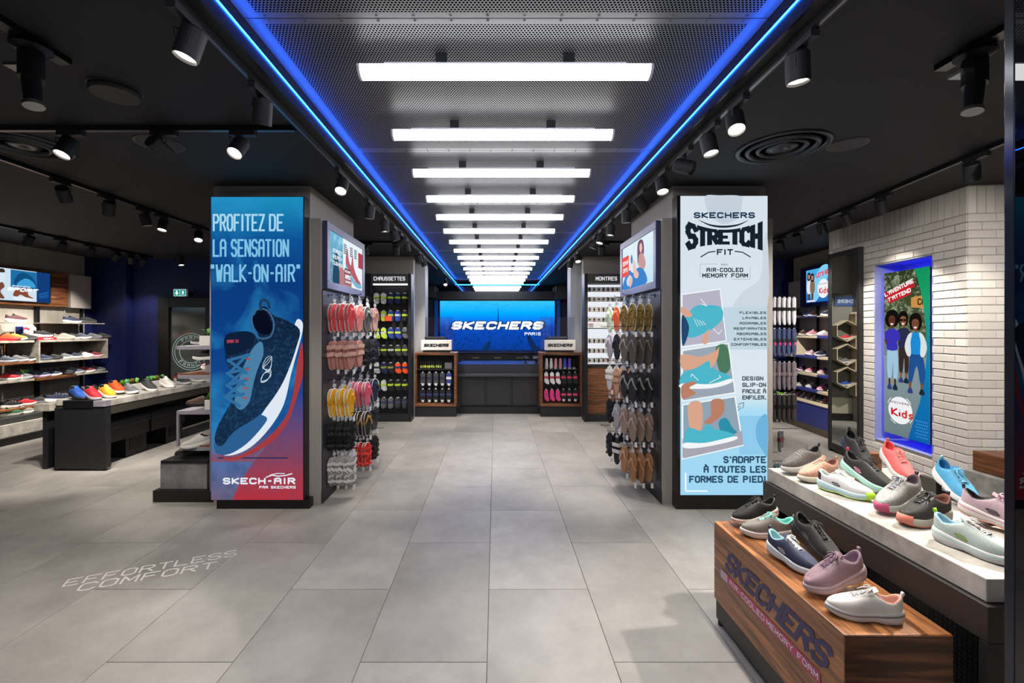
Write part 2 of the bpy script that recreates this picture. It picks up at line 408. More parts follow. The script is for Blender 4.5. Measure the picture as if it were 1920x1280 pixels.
# walls
def wall(name, m, *bx):
    return struct(B(name, m, None, *bx))
wall('wall_left', mat('a39d92', .7, kind='streak'), (-7.45, 1.5, 0, -7.25, 7.99, CZ))
wall('wall_far_left', m_navy, (-7.45, 8.14, 0, -6.64, 8.3, CZ), (-6.64, 8.28, 0, -6.12, 8.4, CZ), (-5.12, 8.28, 0, -3.1, 8.4, CZ), (-6.12, 8.28, 2.15, -5.12, 8.4, CZ))
wall('trim_1', m_navy, (-7.45, 7.99, 0, -7.25, 8.14, CZ))
wall('wall_back_left', m_grey, (-3.2, 7.98, 0, -1.45, 8.15, CZ))
wall('wall_back_right', m_grey, (1.55, 7.98, 0, 2.95, 8.15, CZ))
wall('wall_far_right', m_navy, (2.95, 8.25, 0, 5.95, 8.4, CZ))
wall('wall_end', mat('0d1230', .5), (-2.4, 13.5, 0, 2.5, 13.7, 3.06))
wall('wall_side_left', mat('0d1230', .5), (-2.4, 8.15, 0, -2.25, 13.5, CZ))
wall('wall_side_right', mat('0d1230', .5), (2.35, 8.15, 0, 2.5, 13.5, CZ))
wall('wall_bulkhead', mat('343436', .6), (1.75, 13.0, 2.45, 2.35, 13.4, CZ), (-2.25, 13.0, 2.5, -1.75, 13.4, CZ))
wall('trim_2', mat('c9c9cc', .5, kind='streak'), (-1.60, 8.62, 0, -1.34, 9.0, CZ))
wall('trim_3', mat('c9c9cc', .5, kind='streak'), (1.43, 8.62, 0, 1.70, 9.0, CZ))
# glossy fascia closing the cove, mirrors the tubes
gm = mat('8f93a0', .02, 1)
wall('trim_4', gm, (-1.9, 13.46, 2.70, 2.0, 13.475, 3.0))
wall('trim_5', mat('1b1c24', .5), (-1.9, 13.3, 2.46, 2.0, 13.46, 2.70))
# skirting
wall('baseboard_left', m_dark, (-7.25, 7.97, 0, -7.2, 7.99, .1))
wall('baseboard_back_right', m_dark, (1.55, 7.965, 0, 2.95, 7.98, .1))
wall('wall_right_back', m_grey, (5.9, 2, 0, 6.0, 8.4, CZ))

# pillars
def pillar(name, x0, x1, parts):
    r = struct(empty(name, ((x0+x1)/2, 4.7, 0)))
    B('render_core', m_grey, r, (x0, 4.06, 0, x1, 5.3, CZ), bevel=.004)
    return r
pl = pillar('column_left', -2.53, -1.66, 0); pr_ = pillar('column_right', 1.59, 2.42, 0)

# door in the navy wall
door = struct(empty('door_1', (-5.62, 8.24, 0)))
B('door_frame', m_dark, door, (-6.12, 8.2, 0, -5.92, 8.3, 2.15), (-5.26, 8.2, 0, -5.12, 8.3, 2.15), (-5.92, 8.2, 1.98, -5.26, 8.3, 2.15), (-5.92, 8.2, 0, -5.26, 8.3, .1), bevel=.004)
B('door_pane', mat('59605f', .12, .25), door, (-5.92, 8.25, .1, -5.26, 8.262, 1.98))
mb = MB(); c = Vector((-5.55, 8.248, 1.17)); em = mat('b9d8dc', .5)
for R in (.34, .30, .21):
    n = 28; r1 = R; r2 = R-.012
    for i in range(n):
        a0, a1 = 2*PI*i/n, 2*PI*(i+1)/n
        mb.poly([c+Vector((math.cos(a)*r, 0, math.sin(a)*r)) for a, r in ((a0, r2), (a1, r2), (a1, r1), (a0, r1))])
mb.build('etched_ring', em, door)
mb = MB()
def arc_text(s, r, a0, a1, up=1):
    for i, ch in enumerate(s):
        a = math.radians(a0+(a1-a0)*i/(len(s)-1)); d = Vector((math.cos(a), 0, math.sin(a)))
        V = d*up; U = Vector((math.sin(a), 0, -math.cos(a)))*up
        text(mb, ch, c+d*(r if up > 0 else r+.06)-U*.02+Vector((0, -.002, 0)), U, V, 0, .042 if ch != 'I' else .02, .06, 1.1)
arc_text('PARIS', .222, 125, 55); arc_text('FRANCE', .222, 225, 315, -1)
mb.build('etched_lettering', em, door)
B('door_handle', m_steel, door, (-5.34, 8.19, .95, -5.31, 8.21, 1.3), (-5.33, 8.2, 1.0, -5.32, 8.25, 1.02), (-5.33, 8.2, 1.24, -5.32, 8.25, 1.26))
ex = empty('exit_sign', P(341, 549, 8.05), label='small green running-man exit sign on the navy wall', cat='sign')
x, y, z = ex.location
B('sign_box', m_white, ex, (x-.115, 8.0, z-.065, x+.115, 8.045, z+.065)); cv = Canvas((x-.11, 7.998, z+.06), (1, 0, 0), (0, 0, 1), 0, 0, 24, 12, .22, .12, ex)
B('rear_bracket', m_black, ex, (x-.03, 8.045, z-.03, x+.03, 8.28, z+.03))
cv.rects('lit_face', emit('9fd9d6', 1.0), (0, 0, 24, 12)); cv.rects('lit_face', emit('2f8f88', .9), (1, 1, 11.5, 11), (13, 1, 23, 11))
cv.shape('running_figure', emit('e8ffff', 1.2), [(15, 10), (17, 7), (16, 4), (19, 2.5), (20, 5), (19, 7), (21, 10), (18.5, 8)], sm=False); cv.shape('arrow', emit('e8ffff', 1.2), [(5, 2), (7.5, 2), (7.5, 6), (10, 6), (6.2, 10.5), (2.5, 6), (5, 6)], sm=False)

# ================================================================== BRICK WALL
bw = struct(empty('wall_brick', (4.22, 4.05, 0), -math.radians(5.4)))
m_mort = mat('a8a39c', .85); 
bm_, N, L, b = newmat('white_glazed_brick')
oi = N.new('ShaderNodeObjectInfo'); tc = N.new('ShaderNodeTexCoord'); nn = N.new('ShaderNodeTexNoise'); nn.inputs['Scale'].default_value = 14
nn.inputs['Detail'].default_value = 3; L.new(tc.outputs['Object'], nn.inputs['Vector'])
rp = N.new('ShaderNodeValToRGB'); rp.color_ramp.elements[0].color = hexc('c9c3bd'); rp.color_ramp.elements[1].color = hexc('dcd7d1'); L.new(oi.outputs['Random'], rp.inputs[0])
L.new(rp.outputs[0], b.inputs['Base Color']); b.inputs['Roughness'].default_value = .38
bp = N.new('ShaderNodeBump'); bp.inputs['Strength'].default_value = .25; bp.inputs['Distance'].default_value = .01; L.new(nn.outputs['Fac'], bp.inputs['Height']); L.new(bp.outputs[0], b.inputs['Normal'])
# local frame: x = 0 is the brick face, the room is at -x; y runs away from the camera
NY0, NY1, NZ0, NZ1 = .36, 1.12, .33, 2.30     # niche
LW = 1.93
br = struct(empty('wall_brick_return', (4.22, 4.05, 0), -math.radians(5.4)))
B('mortar_bed', m_mort, bw, (.008, 0, 0, .5, NY0, CZ), (.008, NY1, 0, .5, LW, CZ), (.008, NY0, 0, .5, NY1, NZ0), (.008, NY0, NZ1, .5, NY1, CZ), (.3, NY0, NZ0, .5, NY1, NZ1), world=False)
B('niche_lining', mat('8c93c9', .5), bw, (.29, NY0, NZ0, .3, NY1, NZ1), (.0, NY0-.002, NZ0, .29, NY0+.004, NZ1), (.0, NY1-.004, NZ0, .29, NY1+.002, NZ1), (.0, NY0, NZ0, .29, NY1, NZ0+.004), (.0, NY0, NZ1-.004, .29, NY1, NZ1), world=False)
CH = .0745; BL = .232
brick_cache = {}
nb = 0
def brick(y0, y1, z0, z1, face='m'):
    global nb
    key = (round(y1-y0, 3), round(z1-z0, 3), face)
    if key not in brick_cache:
        d, h = y1-y0, z1-z0
        mb = MB()
        if face == 'm': mb.cbox(-.004, .004, .004, .02, d-.004, h-.004, .003)
        else: mb.cbox(.004, -.004, .004, d-.004, .02, h-.004, .003)
        o = mb.build('brick', bm_, bw if face == 'm' else br, world=False); brick_cache[key] = o
    else:
        o = brick_cache[key].copy(); C.objects.link(o)
    jx = random.uniform(-.0015, .001)
    o.location = (jx, y0, z0) if face == 'm' else (y0, jx, z0); nb += 1
far = []
rows = int((CZ-.225)/CH)
for r in range(rows):
    z = r*CH; off = (r % 2)*BL/2
    y = -off
    while y < LW-.01:
        a, c_ = max(y, 0), min(y+BL, LW)
        segs = [(a, c_)]
        if z+CH > NZ0-.01 and z < NZ1:
            segs = [(max(a, 0), min(c_, NY0)), (max(a, NY1), c_)]
        for p, q in segs:
            if q-p > .025:
                if p > 1.28 and z < 2.42 and q < 1.88: far.append((p, q, z)); continue   # behind the mirror
                brick(p, q, z, z+CH)
        y += BL
z = rows*CH; y = 0
while y < LW-.01:                       # soldier course along the top
    brick(y, min(y+CH, LW), z, CZ-.005); y += CH
# short return wall facing the shop front
B('mortar_bed', m_mort, br, (.01, .008, 0, 1.2, .3, CZ), world=False)
for r in range(rows):
    off = (r % 2)*BL/2; x = -off
    while x < .62:
        a, c_ = max(x, 0), x+BL
        if c_-a > .03: brick(a, c_, r*CH, r*CH+CH, 'r')
        x += BL
x = 0
while x < .6: brick(x, x+CH, rows*CH, CZ-.005, 'r'); x += CH
mb = MB()
for p, q, z in far: mb.cbox(-.004, p+.004, z+.004, .02, q-.004, z+CH-.004, .003)
if far: mb.build('brick_patch', bm_, bw, world=False)['kind'] = 'stuff'
# far end return towards the kids' wall
B('mortar_bed', m_mort, bw, (.0, LW-.01, 0, .5, LW, CZ), world=False)

# framed standing mirror
mi = empty('wall_mirror', bw.matrix_world @ Vector((0, 0, 0)), 0, 'tall black framed mirror leaning on the white brick wall', 'mirror')
mi.location = (4.22, 4.05, 0); mi.rotation_euler = bw.rotation_euler
B('frame', m_black, mi, (-.05, 1.29, .03, -.004, 1.335, 2.55), (-.05, 1.83, .03, -.004, 1.875, 2.55), (-.05, 1.335, .03, -.004, 1.83, .11), (-.05, 1.335, 2.49, -.004, 1.83, 2.55), bevel=.002, world=False)
B('mirror_glass', mat('cfd3d2', .0, 1), mi, (-.038, 1.335, .11, -.033, 1.83, 2.49), world=False)
B('foot', m_black, mi, (-.05, 1.3, 0, -.01, 1.34, .03), (-.05, 1.83, 0, -.01, 1.87, .03), world=False)

# black glazed shopfront post at the edge of the frame
sf = struct(empty('window_1', (1.4, 1.2, 0)))
B('window_post', mat('33343c', .15, .6), sf, (1.40, 1.222, 0, 1.45, 1.247, 3.2), bevel=.002)
B('window_pane', m_black_gloss, sf, (1.402, -.6, 0, 1.412, 1.222, 3.2))

# ================================================================== SPOTS AND TRACKS
lens_on = emit('fff6e6', 14, 'lamp_glow'); lens_off = mat('3a3a3c', .3)
sp0 = empty('spotlight', (0, 0, 0))
MB().box(-.018, -.11, -.03, .018, .05, .0).build('adapter', mat('2a2a2d', .45), sp0, world=False)
MB().cyl((0, 0, -.03), (0, 0, -.06), .011, n=8).cyl((0, 0, -.035), (0, 0, -.045), .017, n=8).build('stem', m_black, sp0, world=False)
def head(lit, d, parent, r=.048, L=.125):
    d = Vector(d).normalized(); c = Vector((0, 0, -.105))
    mb = MB(); a = d.orthogonal().normalized(); bb = d.cross(a); n = 28
    R = lambda t, q: [c+d*t+(a*math.cos(2*PI*i/n)+bb*math.sin(2*PI*i/n))*q for i in range(n)]
    mb.ring_loft([R(-L*.5, r*.6), R(-L*.5, r*.93), R(-L*.44, r), R(L*.5, r), R(L*.5, r*.9), R(L*.4, r*.84)], True, True, False)
    h = mb.build('lamp_housing', mat('1c1c1f', .6), parent, smooth=False, world=False)
    MB().ring_loft([R(L*.40, r*.85), R(L*.41, r*.5)], True, True, True).build('lens', lens_on if lit else lens_off, h, world=False)
    MB().tube([c+a*r*1.02, c+a*r*1.15+Vector((0, 0, .03)), Vector((0, 0, -.055))], .004, 5).build('yoke', m_black, parent, world=False)
    return c, d
def track(name_lab, p0, p1):
    p0 = Vector(p0); p1 = Vector(p1); d = (p1-p0).normalized(); n = Vector((-d.y, d.x, 0))
    t = empty('light_track', (p0+p1)/2, label=name_lab, cat='light track')
    mb = MB(); w_ = .017
    mb.ring_loft([[p+n*w_, p-n*w_, p-n*w_+Vector((0, 0, .032)), p+n*w_+Vector((0, 0, .032))] for p in (p0, p1)])
    mb.build('rail', mat('232326', .35, .3), t)
    mb = MB(); mb.ring_loft([[p+n*.006-Vector((0, 0, .0008)), p-n*.006-Vector((0, 0, .0008)), p-n*.006, p+n*.006] for p in (p0, p1)])
    mb.build('contact_slot', m_steel, t); return t
TZ = CZ-.032
track('long black track beside the cove over the sandal wall with the shoe screen', (-1.235, -.8, TZ), (-1.235, 9.5, TZ))
track('long black track beside the cove over the sandal wall with the denim screen', (1.335, -.8, TZ), (1.335, 9.5, TZ))
track('black track crossing the dark ceiling in front of the walk-on-air poster', (-5.6, 2.87, TZ), (-1.27, 2.87, TZ))
track('black track running above the long shoe table', (-3.67, 1.2, TZ), (-3.67, 7.9, TZ))
track('black track along the sports shoe wall', (-6.03, 1.5, TZ), (-6.03, 7.95, TZ))
track('black track in front of the brick and kids walls', (3.35, 2.4, TZ), (4.15, 7.9, TZ))
track('black cross track over the socks bay', (-3.0, 6.6, TZ), (-1.27, 6.6, TZ))
track('black cross track over the watches bay', (1.36, 6.6, TZ), (3.0, 6.6, TZ))
def lamp(x, y, tgt, lit, power, label, group, col=(1, .93, .84), cone=70, blend=.6, rz=0, z=TZ):
    r = empty('spotlight', (x, y, z), 0, label, 'spotlight', group)
    for ch in sp0.children:
        c_ = ch.copy(); C.objects.link(c_); c_.parent = r
        if rz and ch.name.startswith('adapter'): c_.rotation_euler = (0, 0, rz)
    d = Vector(tgt)-Vector((x, y, z-.105)); c_, d = head(lit, d, r)
    if lit and power:
        l = bpy.data.lights.new('bulb', 'SPOT'); l.energy = power; l.color = col; l.spot_size = math.radians(cone); l.spot_blend = blend; l.shadow_soft_size = .035
        o = bpy.data.objects.new('bulb', l); C.objects.link(o); o.parent = r; o.location = c_+d*.075
        o.rotation_euler = d.to_track_quat('-Z', 'Y').to_euler()
    return r
W = SPOT_W; g1 = 'spotlights on the centre tracks'
LS = [  # x, y, target, lit, power factor, label
 (-1.235, 1.83, (-2.0, 1.6, .0), 1, .9, 'big glaring spotlight on the cove track, first above the entrance over the dark table side'),
 (-1.235, 2.40, (-1.9, 3.4, 0), 1, .8, 'lit spotlight on the cove track between two glaring ones, before the walk-on-air poster'),
 (-1.235, 3.64, (-1.2, 2.0, .2), 1, .8, 'glaring spotlight hanging just before the walk-on-air pillar corner'),
 (-1.235, 4.45, (-1.5, 4.7, .6), 1, 1.3, 'lit spotlight above the coral flip-flops, first past the pillar corner'),
 (-1.235, 5.05, (-1.1, 5.2, 0), 1, 1.2, 'lit spotlight above the shoe screen, second past the pillar corner'),
 (-1.235, 5.55, (-.4, 6.1, 0), 1, 1.2, 'tilted lit spotlight above the far edge of the shoe screen'),
 (-1.235, 5.95, (-2.6, 6.2, 1.8), 0, 0, 'dark-looking spotlight between two lit ones past the shoe screen'),
 (-1.235, 6.3, (-.9, 7.2, 0), 1, 1.0, 'lit spotlight on the cove track where the cross track joins, socks side'),
 (-1.235, 7.35, (-.3, 8.6, 0), 1, .9, 'lit spotlight before the socks pilaster, upper one of two lenses'),
 (-1.235, 7.75, (-.3, 9.1, 0), 1, .9, 'lit spotlight before the socks pilaster, lower one of two lenses'),
 (-1.235, 11.2, (-1.15, 9.4, .4), 1, .6, 'small glaring spotlight beside the cove end over the till'),
 (1.335, 2.0, (1.55, 2.2, 0), 1, 1.3, 'largest lit spotlight hanging over the wooden shoe box'),
 (1.335, 2.52, (1.0, 1.3, .3), 1, .9, 'glaring spotlight beside the round air vent'),
 (1.335, 2.83, (1.6, 2.3, .3), 1, .9, 'smaller lit spotlight right after the glaring one by the round air vent'),
 (1.335, 3.2, (2.5, 1.9, 1.9), 0, 0, 'dark-looking spotlight turned aside next to the round air vent'),
 (1.335, 3.63, (1.3, 2.6, 0), 1, 1.0, 'lit spotlight hanging at the corner of the stretch poster pillar'),
 (1.335, 4.15, (2.0, 4.6, 2.1), 0, 0, 'unlit black spotlight against the stretch poster pillar'),
 (1.335, 4.62, (1.4, 4.8, .5), 1, 1.3, 'lit spotlight above the leopard flip-flops, nearer one over the denim screen'),
 (1.335, 5.25, (1.1, 5.3, 0), 1, 1.2, 'lit spotlight above the leopard flip-flops, further one over the denim screen'),
 (1.335, 5.75, (.5, 5.4, 0), 1, 1.1, 'bright spotlight past the denim screen, higher of a close pair'),
 (1.335, 6.1, (.2, 6.4, 0), 1, 1.0, 'bright spotlight past the denim screen, lower of a close pair'),
 (1.335, 7.35, (1.5, 6.2, .2), 1, .9, 'glaring spotlight before the watches pilaster'),
 (1.335, 8.1, (.9, 8.0, 0), 1, .9, 'lit spotlight next to the watches pilaster, beyond the glaring one'),
 (-1.63, 2.87, (-1.9, 1.2, .3), 1, .7, 'glaring spotlight on the cross track just above the walk-on-air poster'),
 (-2.72, 2.87, (-3.0, 1.6, .0), 1, .7, 'glaring spotlight on the cross track near the big round vent'),
 (-2.13, 2.87, (-1.9, 4.0, 2.2), 0, 0, 'dark-looking spotlight on the cross track between the two glaring ones'),
 (-3.67, 3.85, (-4.7, 5.9, .8), 1, 3.6, 'dark-looking spotlight on the table track, first before the lit ones'),
 (-3.67, 4.3, (-4.6, 5.1, .8), 1, 4.0, 'lit spotlight on the table track tilted towards the shoes, first of the lit ones'),
 (-3.67, 4.75, (-3.3, 5.4, .0), 1, 1.1, 'lit spotlight on the table track turned down, second of the lit ones'),
 (-3.67, 5.0, (-3.7, 4.2, .0), 1, 1.0, 'small glaring spotlight on the table track, third of the lit ones'),
 (-3.67, 5.6, (-3.0, 4.2, .0), 1, .9, 'glaring spotlight on the table track over the far end of the table'),
 (-6.03, 5.85, (-7.2, 6.0, 1.0), 1, 2.2, 'dark-looking spotlight on the sports wall track, above the sports screen'),
 (-6.03, 6.3, (-7.2, 6.5, 1.1), 1, 2.2, 'dark-looking spotlight on the sports wall track, above the wooden screen edge'),
 (-6.03, 6.75, (-7.0, 6.9, .9), 1, 2.4, 'spotlight on the sports wall track showing a thin bright rim, above the grey wall end'),
 (-6.03, 7.2, (-7.2, 7.4, 1.3), 1, 1.8, 'dark-looking spotlight on the sports wall track, just past the grey wall end'),
 (-6.03, 7.5, (-6.6, 8.2, 1.4), 0, 0, 'dark-looking spotlight on the sports wall track before the navy wall'),
 (-6.03, 7.75, (-6.6, 8.1, .9), 1, .8, 'spotlight with a thin bright rim in the navy wall corner'),
 (-5.35, 7.7, (-4.8, 7.5, .0), 1, .8, 'lone lit spotlight above the exit sign'),
 (3.47, 3.3, (4.3, 4.0, 1.3), 1, 1.4, 'dark-looking spotlight at the near end of the brick wall track'),
 (3.62, 4.25, (4.25, 4.6, 1.1), 1, 1.2, 'lit spotlight pointing at the kids poster on the brick wall'),
 (3.68, 4.75, (4.5, 4.85, 1.2), 1, .8, 'dark-looking spotlight between the lit ones before the brick wall'),
 (3.75, 5.2, (4.3, 5.3, .9), 1, 1.5, 'lit spotlight pointing at the mirror side of the brick wall'),
 (3.83, 5.75, (4.9, 6.6, .9), 1, 2.0, 'dark-looking spotlight above the far end of the brick wall'),
 (3.9, 6.2, (5.1, 7.1, .8), 1, 3.0, 'hidden-lens spotlight pointing at the kids shoe shelves'),
 (-1.9, 6.6, (-1.9, 7.7, 1.2), 0, 0, 'grey unlit spotlight hanging on the socks cross track'),
 (-1.45, 6.6, (-1.65, 7.6, .9), 1, 1.5, 'glaring small spotlight on the socks cross track'),
 (1.55, 6.6, (1.8, 7.6, .9), 1, 1.0, 'bright spotlight on the watches cross track'),
 (1.95, 6.6, (2.0, 7.6, 1.3), 0, 0, 'slim black spotlight on the watches cross track'),
 (2.6, 1.2, (4.3, 4.7, .9), 1, 4.0, 'unseen fill spotlight added low for the white brick wall, from the cove side'),  # added out of view to lift the brick
 (2.95, 6.7, (2.95, 8.1, 1.1), 1, 4.0, 'added spotlight hidden behind the stretch poster pillar, brightening the hexagon niches'),  # added out of sight so the mirrored panel reads brighter
 (3.6, 2.2, (2.65, 4.3, 1.0), 1, 3.2, 'added unseen spotlight brightening the socks on the outer pillar flank'),  # extra lamp outside the view, brightens the dark socks
 (-3.67, 2.9, (-2.75, 4.5, .7), 1, 2.2, 'unseen fill spotlight aimed at the stepped pillar shelves'),  # extra lamp outside the view, added for the shelves
 (3.30, 2.75, (1.9, 2.05, .7), 1, 5.5, 'unseen fill spotlight out over the concrete shoe table'),  # added beyond the view to brighten the table top
]
for x, y, tgt, lit, pf, lab in LS: lamp(x, y, tgt, lit, W*pf, lab, 'black ceiling spotlights', cone=62 if pf > 1 else 78, rz=PI/2 if (y == 2.87 or y == 6.6) else 0)
for o in list(sp0.children): bpy.data.objects.remove(o)
bpy.data.objects.remove(sp0)

# ceiling fittings
def vent(x, y, r, lab, lab_cat='vent'):
    v = empty('air_vent', (x, y, CZ), 0, lab, lab_cat, 'round ceiling vents')
    mv = mat('303238', .3, .4)
    for k, (a, bq, dz) in enumerate([(r, r*.86, .012), (r*.78, r*.66, .03), (r*.55, r*.44, .022), (r*.33, .002, .01)]):
        MB().lathe([(a, 0), (a, -.006), ((a+bq)/2, -.006-dz*.6), (bq, -dz*.3), (bq, 0)], n=40).build('ring', mv, v, smooth=True, world=False)
    return v
vent(2.03, 3.21, .30, 'large round black air vent in the ceiling near the stretch poster')
vent(-3.30, 3.17, .28, 'large round black air vent over the dark table side')
def disc(name, x, y, r, h, lab, cat):
    v = empty(name, (x, y, CZ), 0, lab, cat)
    MB().lathe([(r, 0), (r, -h*.6), (r*.94, -h), (.001, -h)], n=32).build('cover', mat('242427', .5), v, smooth=False, world=False)
    MB().lathe([(r*1.06, 0), (r*1.06, -.004), (r, -.005)], n=32).build('rim', mat('3a3a3e', .4), v, world=False)
disc('ceiling_speaker', 2.45, 3.15, .115, .008, 'flush round black loudspeaker beyond the round air vent', 'speaker')
disc('ceiling_speaker', -2.33, 3.14, .14, .008, 'flush round black loudspeaker above the cross track', 'speaker')
disc('access_point', -2.04, 2.43, .115, .035, 'thick black disc fixed under the ceiling before the cross track', 'disc')
disc('smoke_detector', 2.28, 5.0, .05, .03, 'tiny ring detector in the ceiling over the brick wall track', 'detector')
def gobo(x, y, lab, s):
    v = empty('projector_lamp', (x, y, CZ), 0, lab, 'projector')
    mk = mat('141417', .3, .2)
    MB().box(-.03, -.16, -.03, .03, .16, 0).build('track_adapter', mk, v, world=False)
    MB().lathe([(.07, -.03), (.075, -.05), (.03, -.07)], n=20).build('swivel', mk, v, world=False)
    MB().cyl((0, 0, -.07), (.01*s, -.01, -.19), .045, n=16).cyl((.01*s, -.01, -.19), (.03*s, -.02, -.30), .034, .03, n=16).build('barrel', mk, v, world=False)
    MB().cyl((.03*s, -.02, -.30), (.033*s, -.021, -.315), .038, n=16).build('lens_ring', m_steel, v, world=False)
    MB().box(-.09, -.035, -.14, -.02, .035, -.125).build('bracket', m_steel, v, world=False)
gobo(-2.05, 2.0, 'black lettering projector hanging over the floor words', 1)
gobo(2.17, 2.05, 'black lettering projector hanging near the black shopfront post', -1)
cam_ = empty('security_camera', (1.75, 5.0, CZ), 0, 'small dome camera under the ceiling beside the denim screen', 'camera')
MB().lathe([(.05, 0), (.05, -.02), (.04, -.045), (.02, -.06), (.001, -.064)], n=20).build('dome', mat('55565c', .2, .3), cam_, smooth=True, world=False)
MB().lathe([(.06, 0), (.06, -.012), (.05, -.014)], n=20).build('collar', m_black, cam_, world=False)
# ================================================================== LIGHT BOXES AND SCREENS
LBE = 1.0
# ---- walk-on-air poster, on the pillar face
pb = empty('light_box', (-2.09, 3.98, 0), label='tall backlit poster of a blue running shoe reading walk-on-air', cat='poster')
X0 = (395.5-929)*3.94/849; X1 = (568-929)*3.94/849; ZT = CAMZ+(618-369)*3.94/849; ZB = CAMZ-(937-618)*3.94/849
B('box_frame', m_dark, pb, (X0-.005, 3.945, ZB-.005, X1+.008, 4.055, ZT+.005), bevel=.002)
B('plinth', m_dark, pb, (X0+.03, 3.97, 0, -1.63, 4.055, ZB-.006), bevel=.003)
A = Canvas((X0, 3.944, ZT), (1, 0, 0), (0, 0, 1), 395.5, 369, 568, 937, X1-X0, ZT-ZB, pb)
h = ZT-ZB
bg = gradmat('blue_smoke_print', [(0, '8f3a45'), (.08, 'a04a52'), (.17, '5f567c'), (.24, '1a4f92'), (.5, '0c3f86'), (.72, '0b3a7c'), (.86, '0d5296'), (1, '1c8fbe')], 'Z', ZB, ZT, 1.0, noise=.85, ncol='2b8fc9', nscale=2.2, ndist=.6)
A.rects('printed_ground', bg, (395.5, 369, 568, 937))
A.rects('printed_floor', gradmat('pavement_print', [(0, '6d5f78'), (1, '4a6ea6')], 'Z', ZB, ZB+.38, 1.0, noise=.7, ncol='35507c', nscale=9), (395.5, 866, 568, 937))
A.shape('print_glow', gradmat('red_glow', [(0, 'b0323b'), (.45, '7d4560'), (1, '17458c')], 'Z', ZB, ZB+.95, 1.0, noise=.4, ncol='46466e', nscale=5), [(568, 640), (568, 937), (436, 937), (452, 900), (478, 862), (535, 790), (556, 700)], sm=False)
A.rects('printed_shadow', emit('2a2f55'), (408, 857, 540, 859.5))
# shoe: outsole, midsole, upper, mesh toe, collar, laces
A.shape('print_outsole', emit('a33a3f'), [(402, 845), (420, 857), (455, 852), (500, 822), (534, 783), (548, 745), (556, 690), (566, 640), (568, 700), (556, 745), (540, 790), (512, 826), (470, 852), (430, 862)])
A.shape('print_midsole', emit('dfe8f2'), [(404, 830), (412, 850), (436, 853), (470, 838), (505, 803), (532, 758), (546, 700), (560, 650), (567, 622), (567, 604), (556, 600), (544, 640), (530, 690), (512, 740), (480, 790), (430, 832)])
A.shape('print_toe_bumper', emit('2c5f8f'), [(402, 828), (406, 850), (430, 851), (462, 832), (492, 800), (500, 782), (470, 776), (440, 800), (420, 830)])
A.shape('print_upper', gradmat('upper_print', [(0, '11263f'), (.45, '16304d'), (1, '0d1c33')], 'Z', ZB+.4, ZB+1.7, 1.0, noise=.5, ncol='2c5a84', nscale=40),
        [(403, 826), (408, 800), (424, 770), (437, 745), (436, 700), (424, 680), (426, 636), (470, 622), (486, 640), (478, 590), (496, 574), (512, 590), (536, 600), (562, 618), (556, 650), (540, 696), (520, 735), (486, 778), (440, 808), (416, 836)])
A.shape('print_eyestay', emit('4a7fa6'), [(440, 752), (452, 768), (468, 752), (476, 716), (484, 690), (494, 664), (490, 640), (472, 656), (452, 700)])
A.shape('print_tongue', emit('0f1f3a'), [(424, 628), (470, 622), (474, 648), (440, 664), (424, 662)])
A.shape('print_collar', emit('070d1c'), [(474, 596), (480, 588), (492, 580), (504, 592), (511, 612), (505, 626), (490, 626), (478, 615)])
A.line('print_collar_edge', emit('3c6488'), smooth_loop([(472, 594), (482, 580), (502, 582), (514, 606), (508, 630), (488, 634), (476, 618)], 3), 3, True)
A.line('print_pull_tab', emit('1c3a5c'), [(490, 582), (488, 568), (494, 561), (503, 566), (506, 578)], 5)
for a_, b_, c_, d_ in [(426, 676, 470, 664), (424, 700, 468, 690), (424, 722, 464, 712), (420, 744, 460, 738), (430, 676, 464, 700), (428, 700, 460, 722), (426, 722, 456, 742), (424, 744, 452, 762), (466, 664, 430, 700), (464, 690, 428, 722), (460, 712, 424, 744)]:
    A.line('print_lace', emit('2f6c9c'), [(a_, b_), (c_, d_)], 5.5)
for v in (672, 691, 709, 727, 745): A.line('print_eyelet', emit('b04a3c'), [(461-(v-690)*.08, v), (470-(v-690)*.08, v+1)], 2.6)
lo = emit('cfe0ea')
for dx in (0, 4, 8): A.line('print_emblem', lo, smooth_loop([(500+dx*.6, 672+dx), (511, 668+dx*.5), (508, 690+dx*.5), (496, 700), (491, 716-dx*.4), (503-dx*.3, 712), (510, 694+dx), (494+dx*.3, 690)], 3), .9, True)
A.text('SPRINT 2.0', emit('b04055'), 428, 449, 643, 637, 1.1, rot=3)
ice = emit('a8d8f0'); ice2 = emit('7fc2e6')
A.text('PROFITEZ', ice, 403, 497, 434, 402, .68, gap=1.7); A.text('DE', ice, 508, 532, 434, 402, .68, gap=1.7)
A.text('LA', ice2, 403, 425, 482, 449, .68, gap=1.7); A.text('SENSATION', ice2, 437, 542, 482, 449, .68, gap=1.7)
A.text('"WALK-ON-AIR"', ice2, 398, 564, 529, 496, .68, gap=1.6)
wh = emit('e6ecf4')
A.text('SKECH-AIR', wh, 422, 554, 906, 894, 1.5, gap=1.2)
A.line('print_swoosh', wh, [(501, 893), (512, 889), (524, 891), (538, 889.5), (550, 886)], 2); A.line('print_swoosh', wh, [(508, 889), (520, 886), (536, 886)], 1.4)
A.text('PAR SKECHERS', wh, 489, 556, 914, 909, 1.4, gap=1.6)

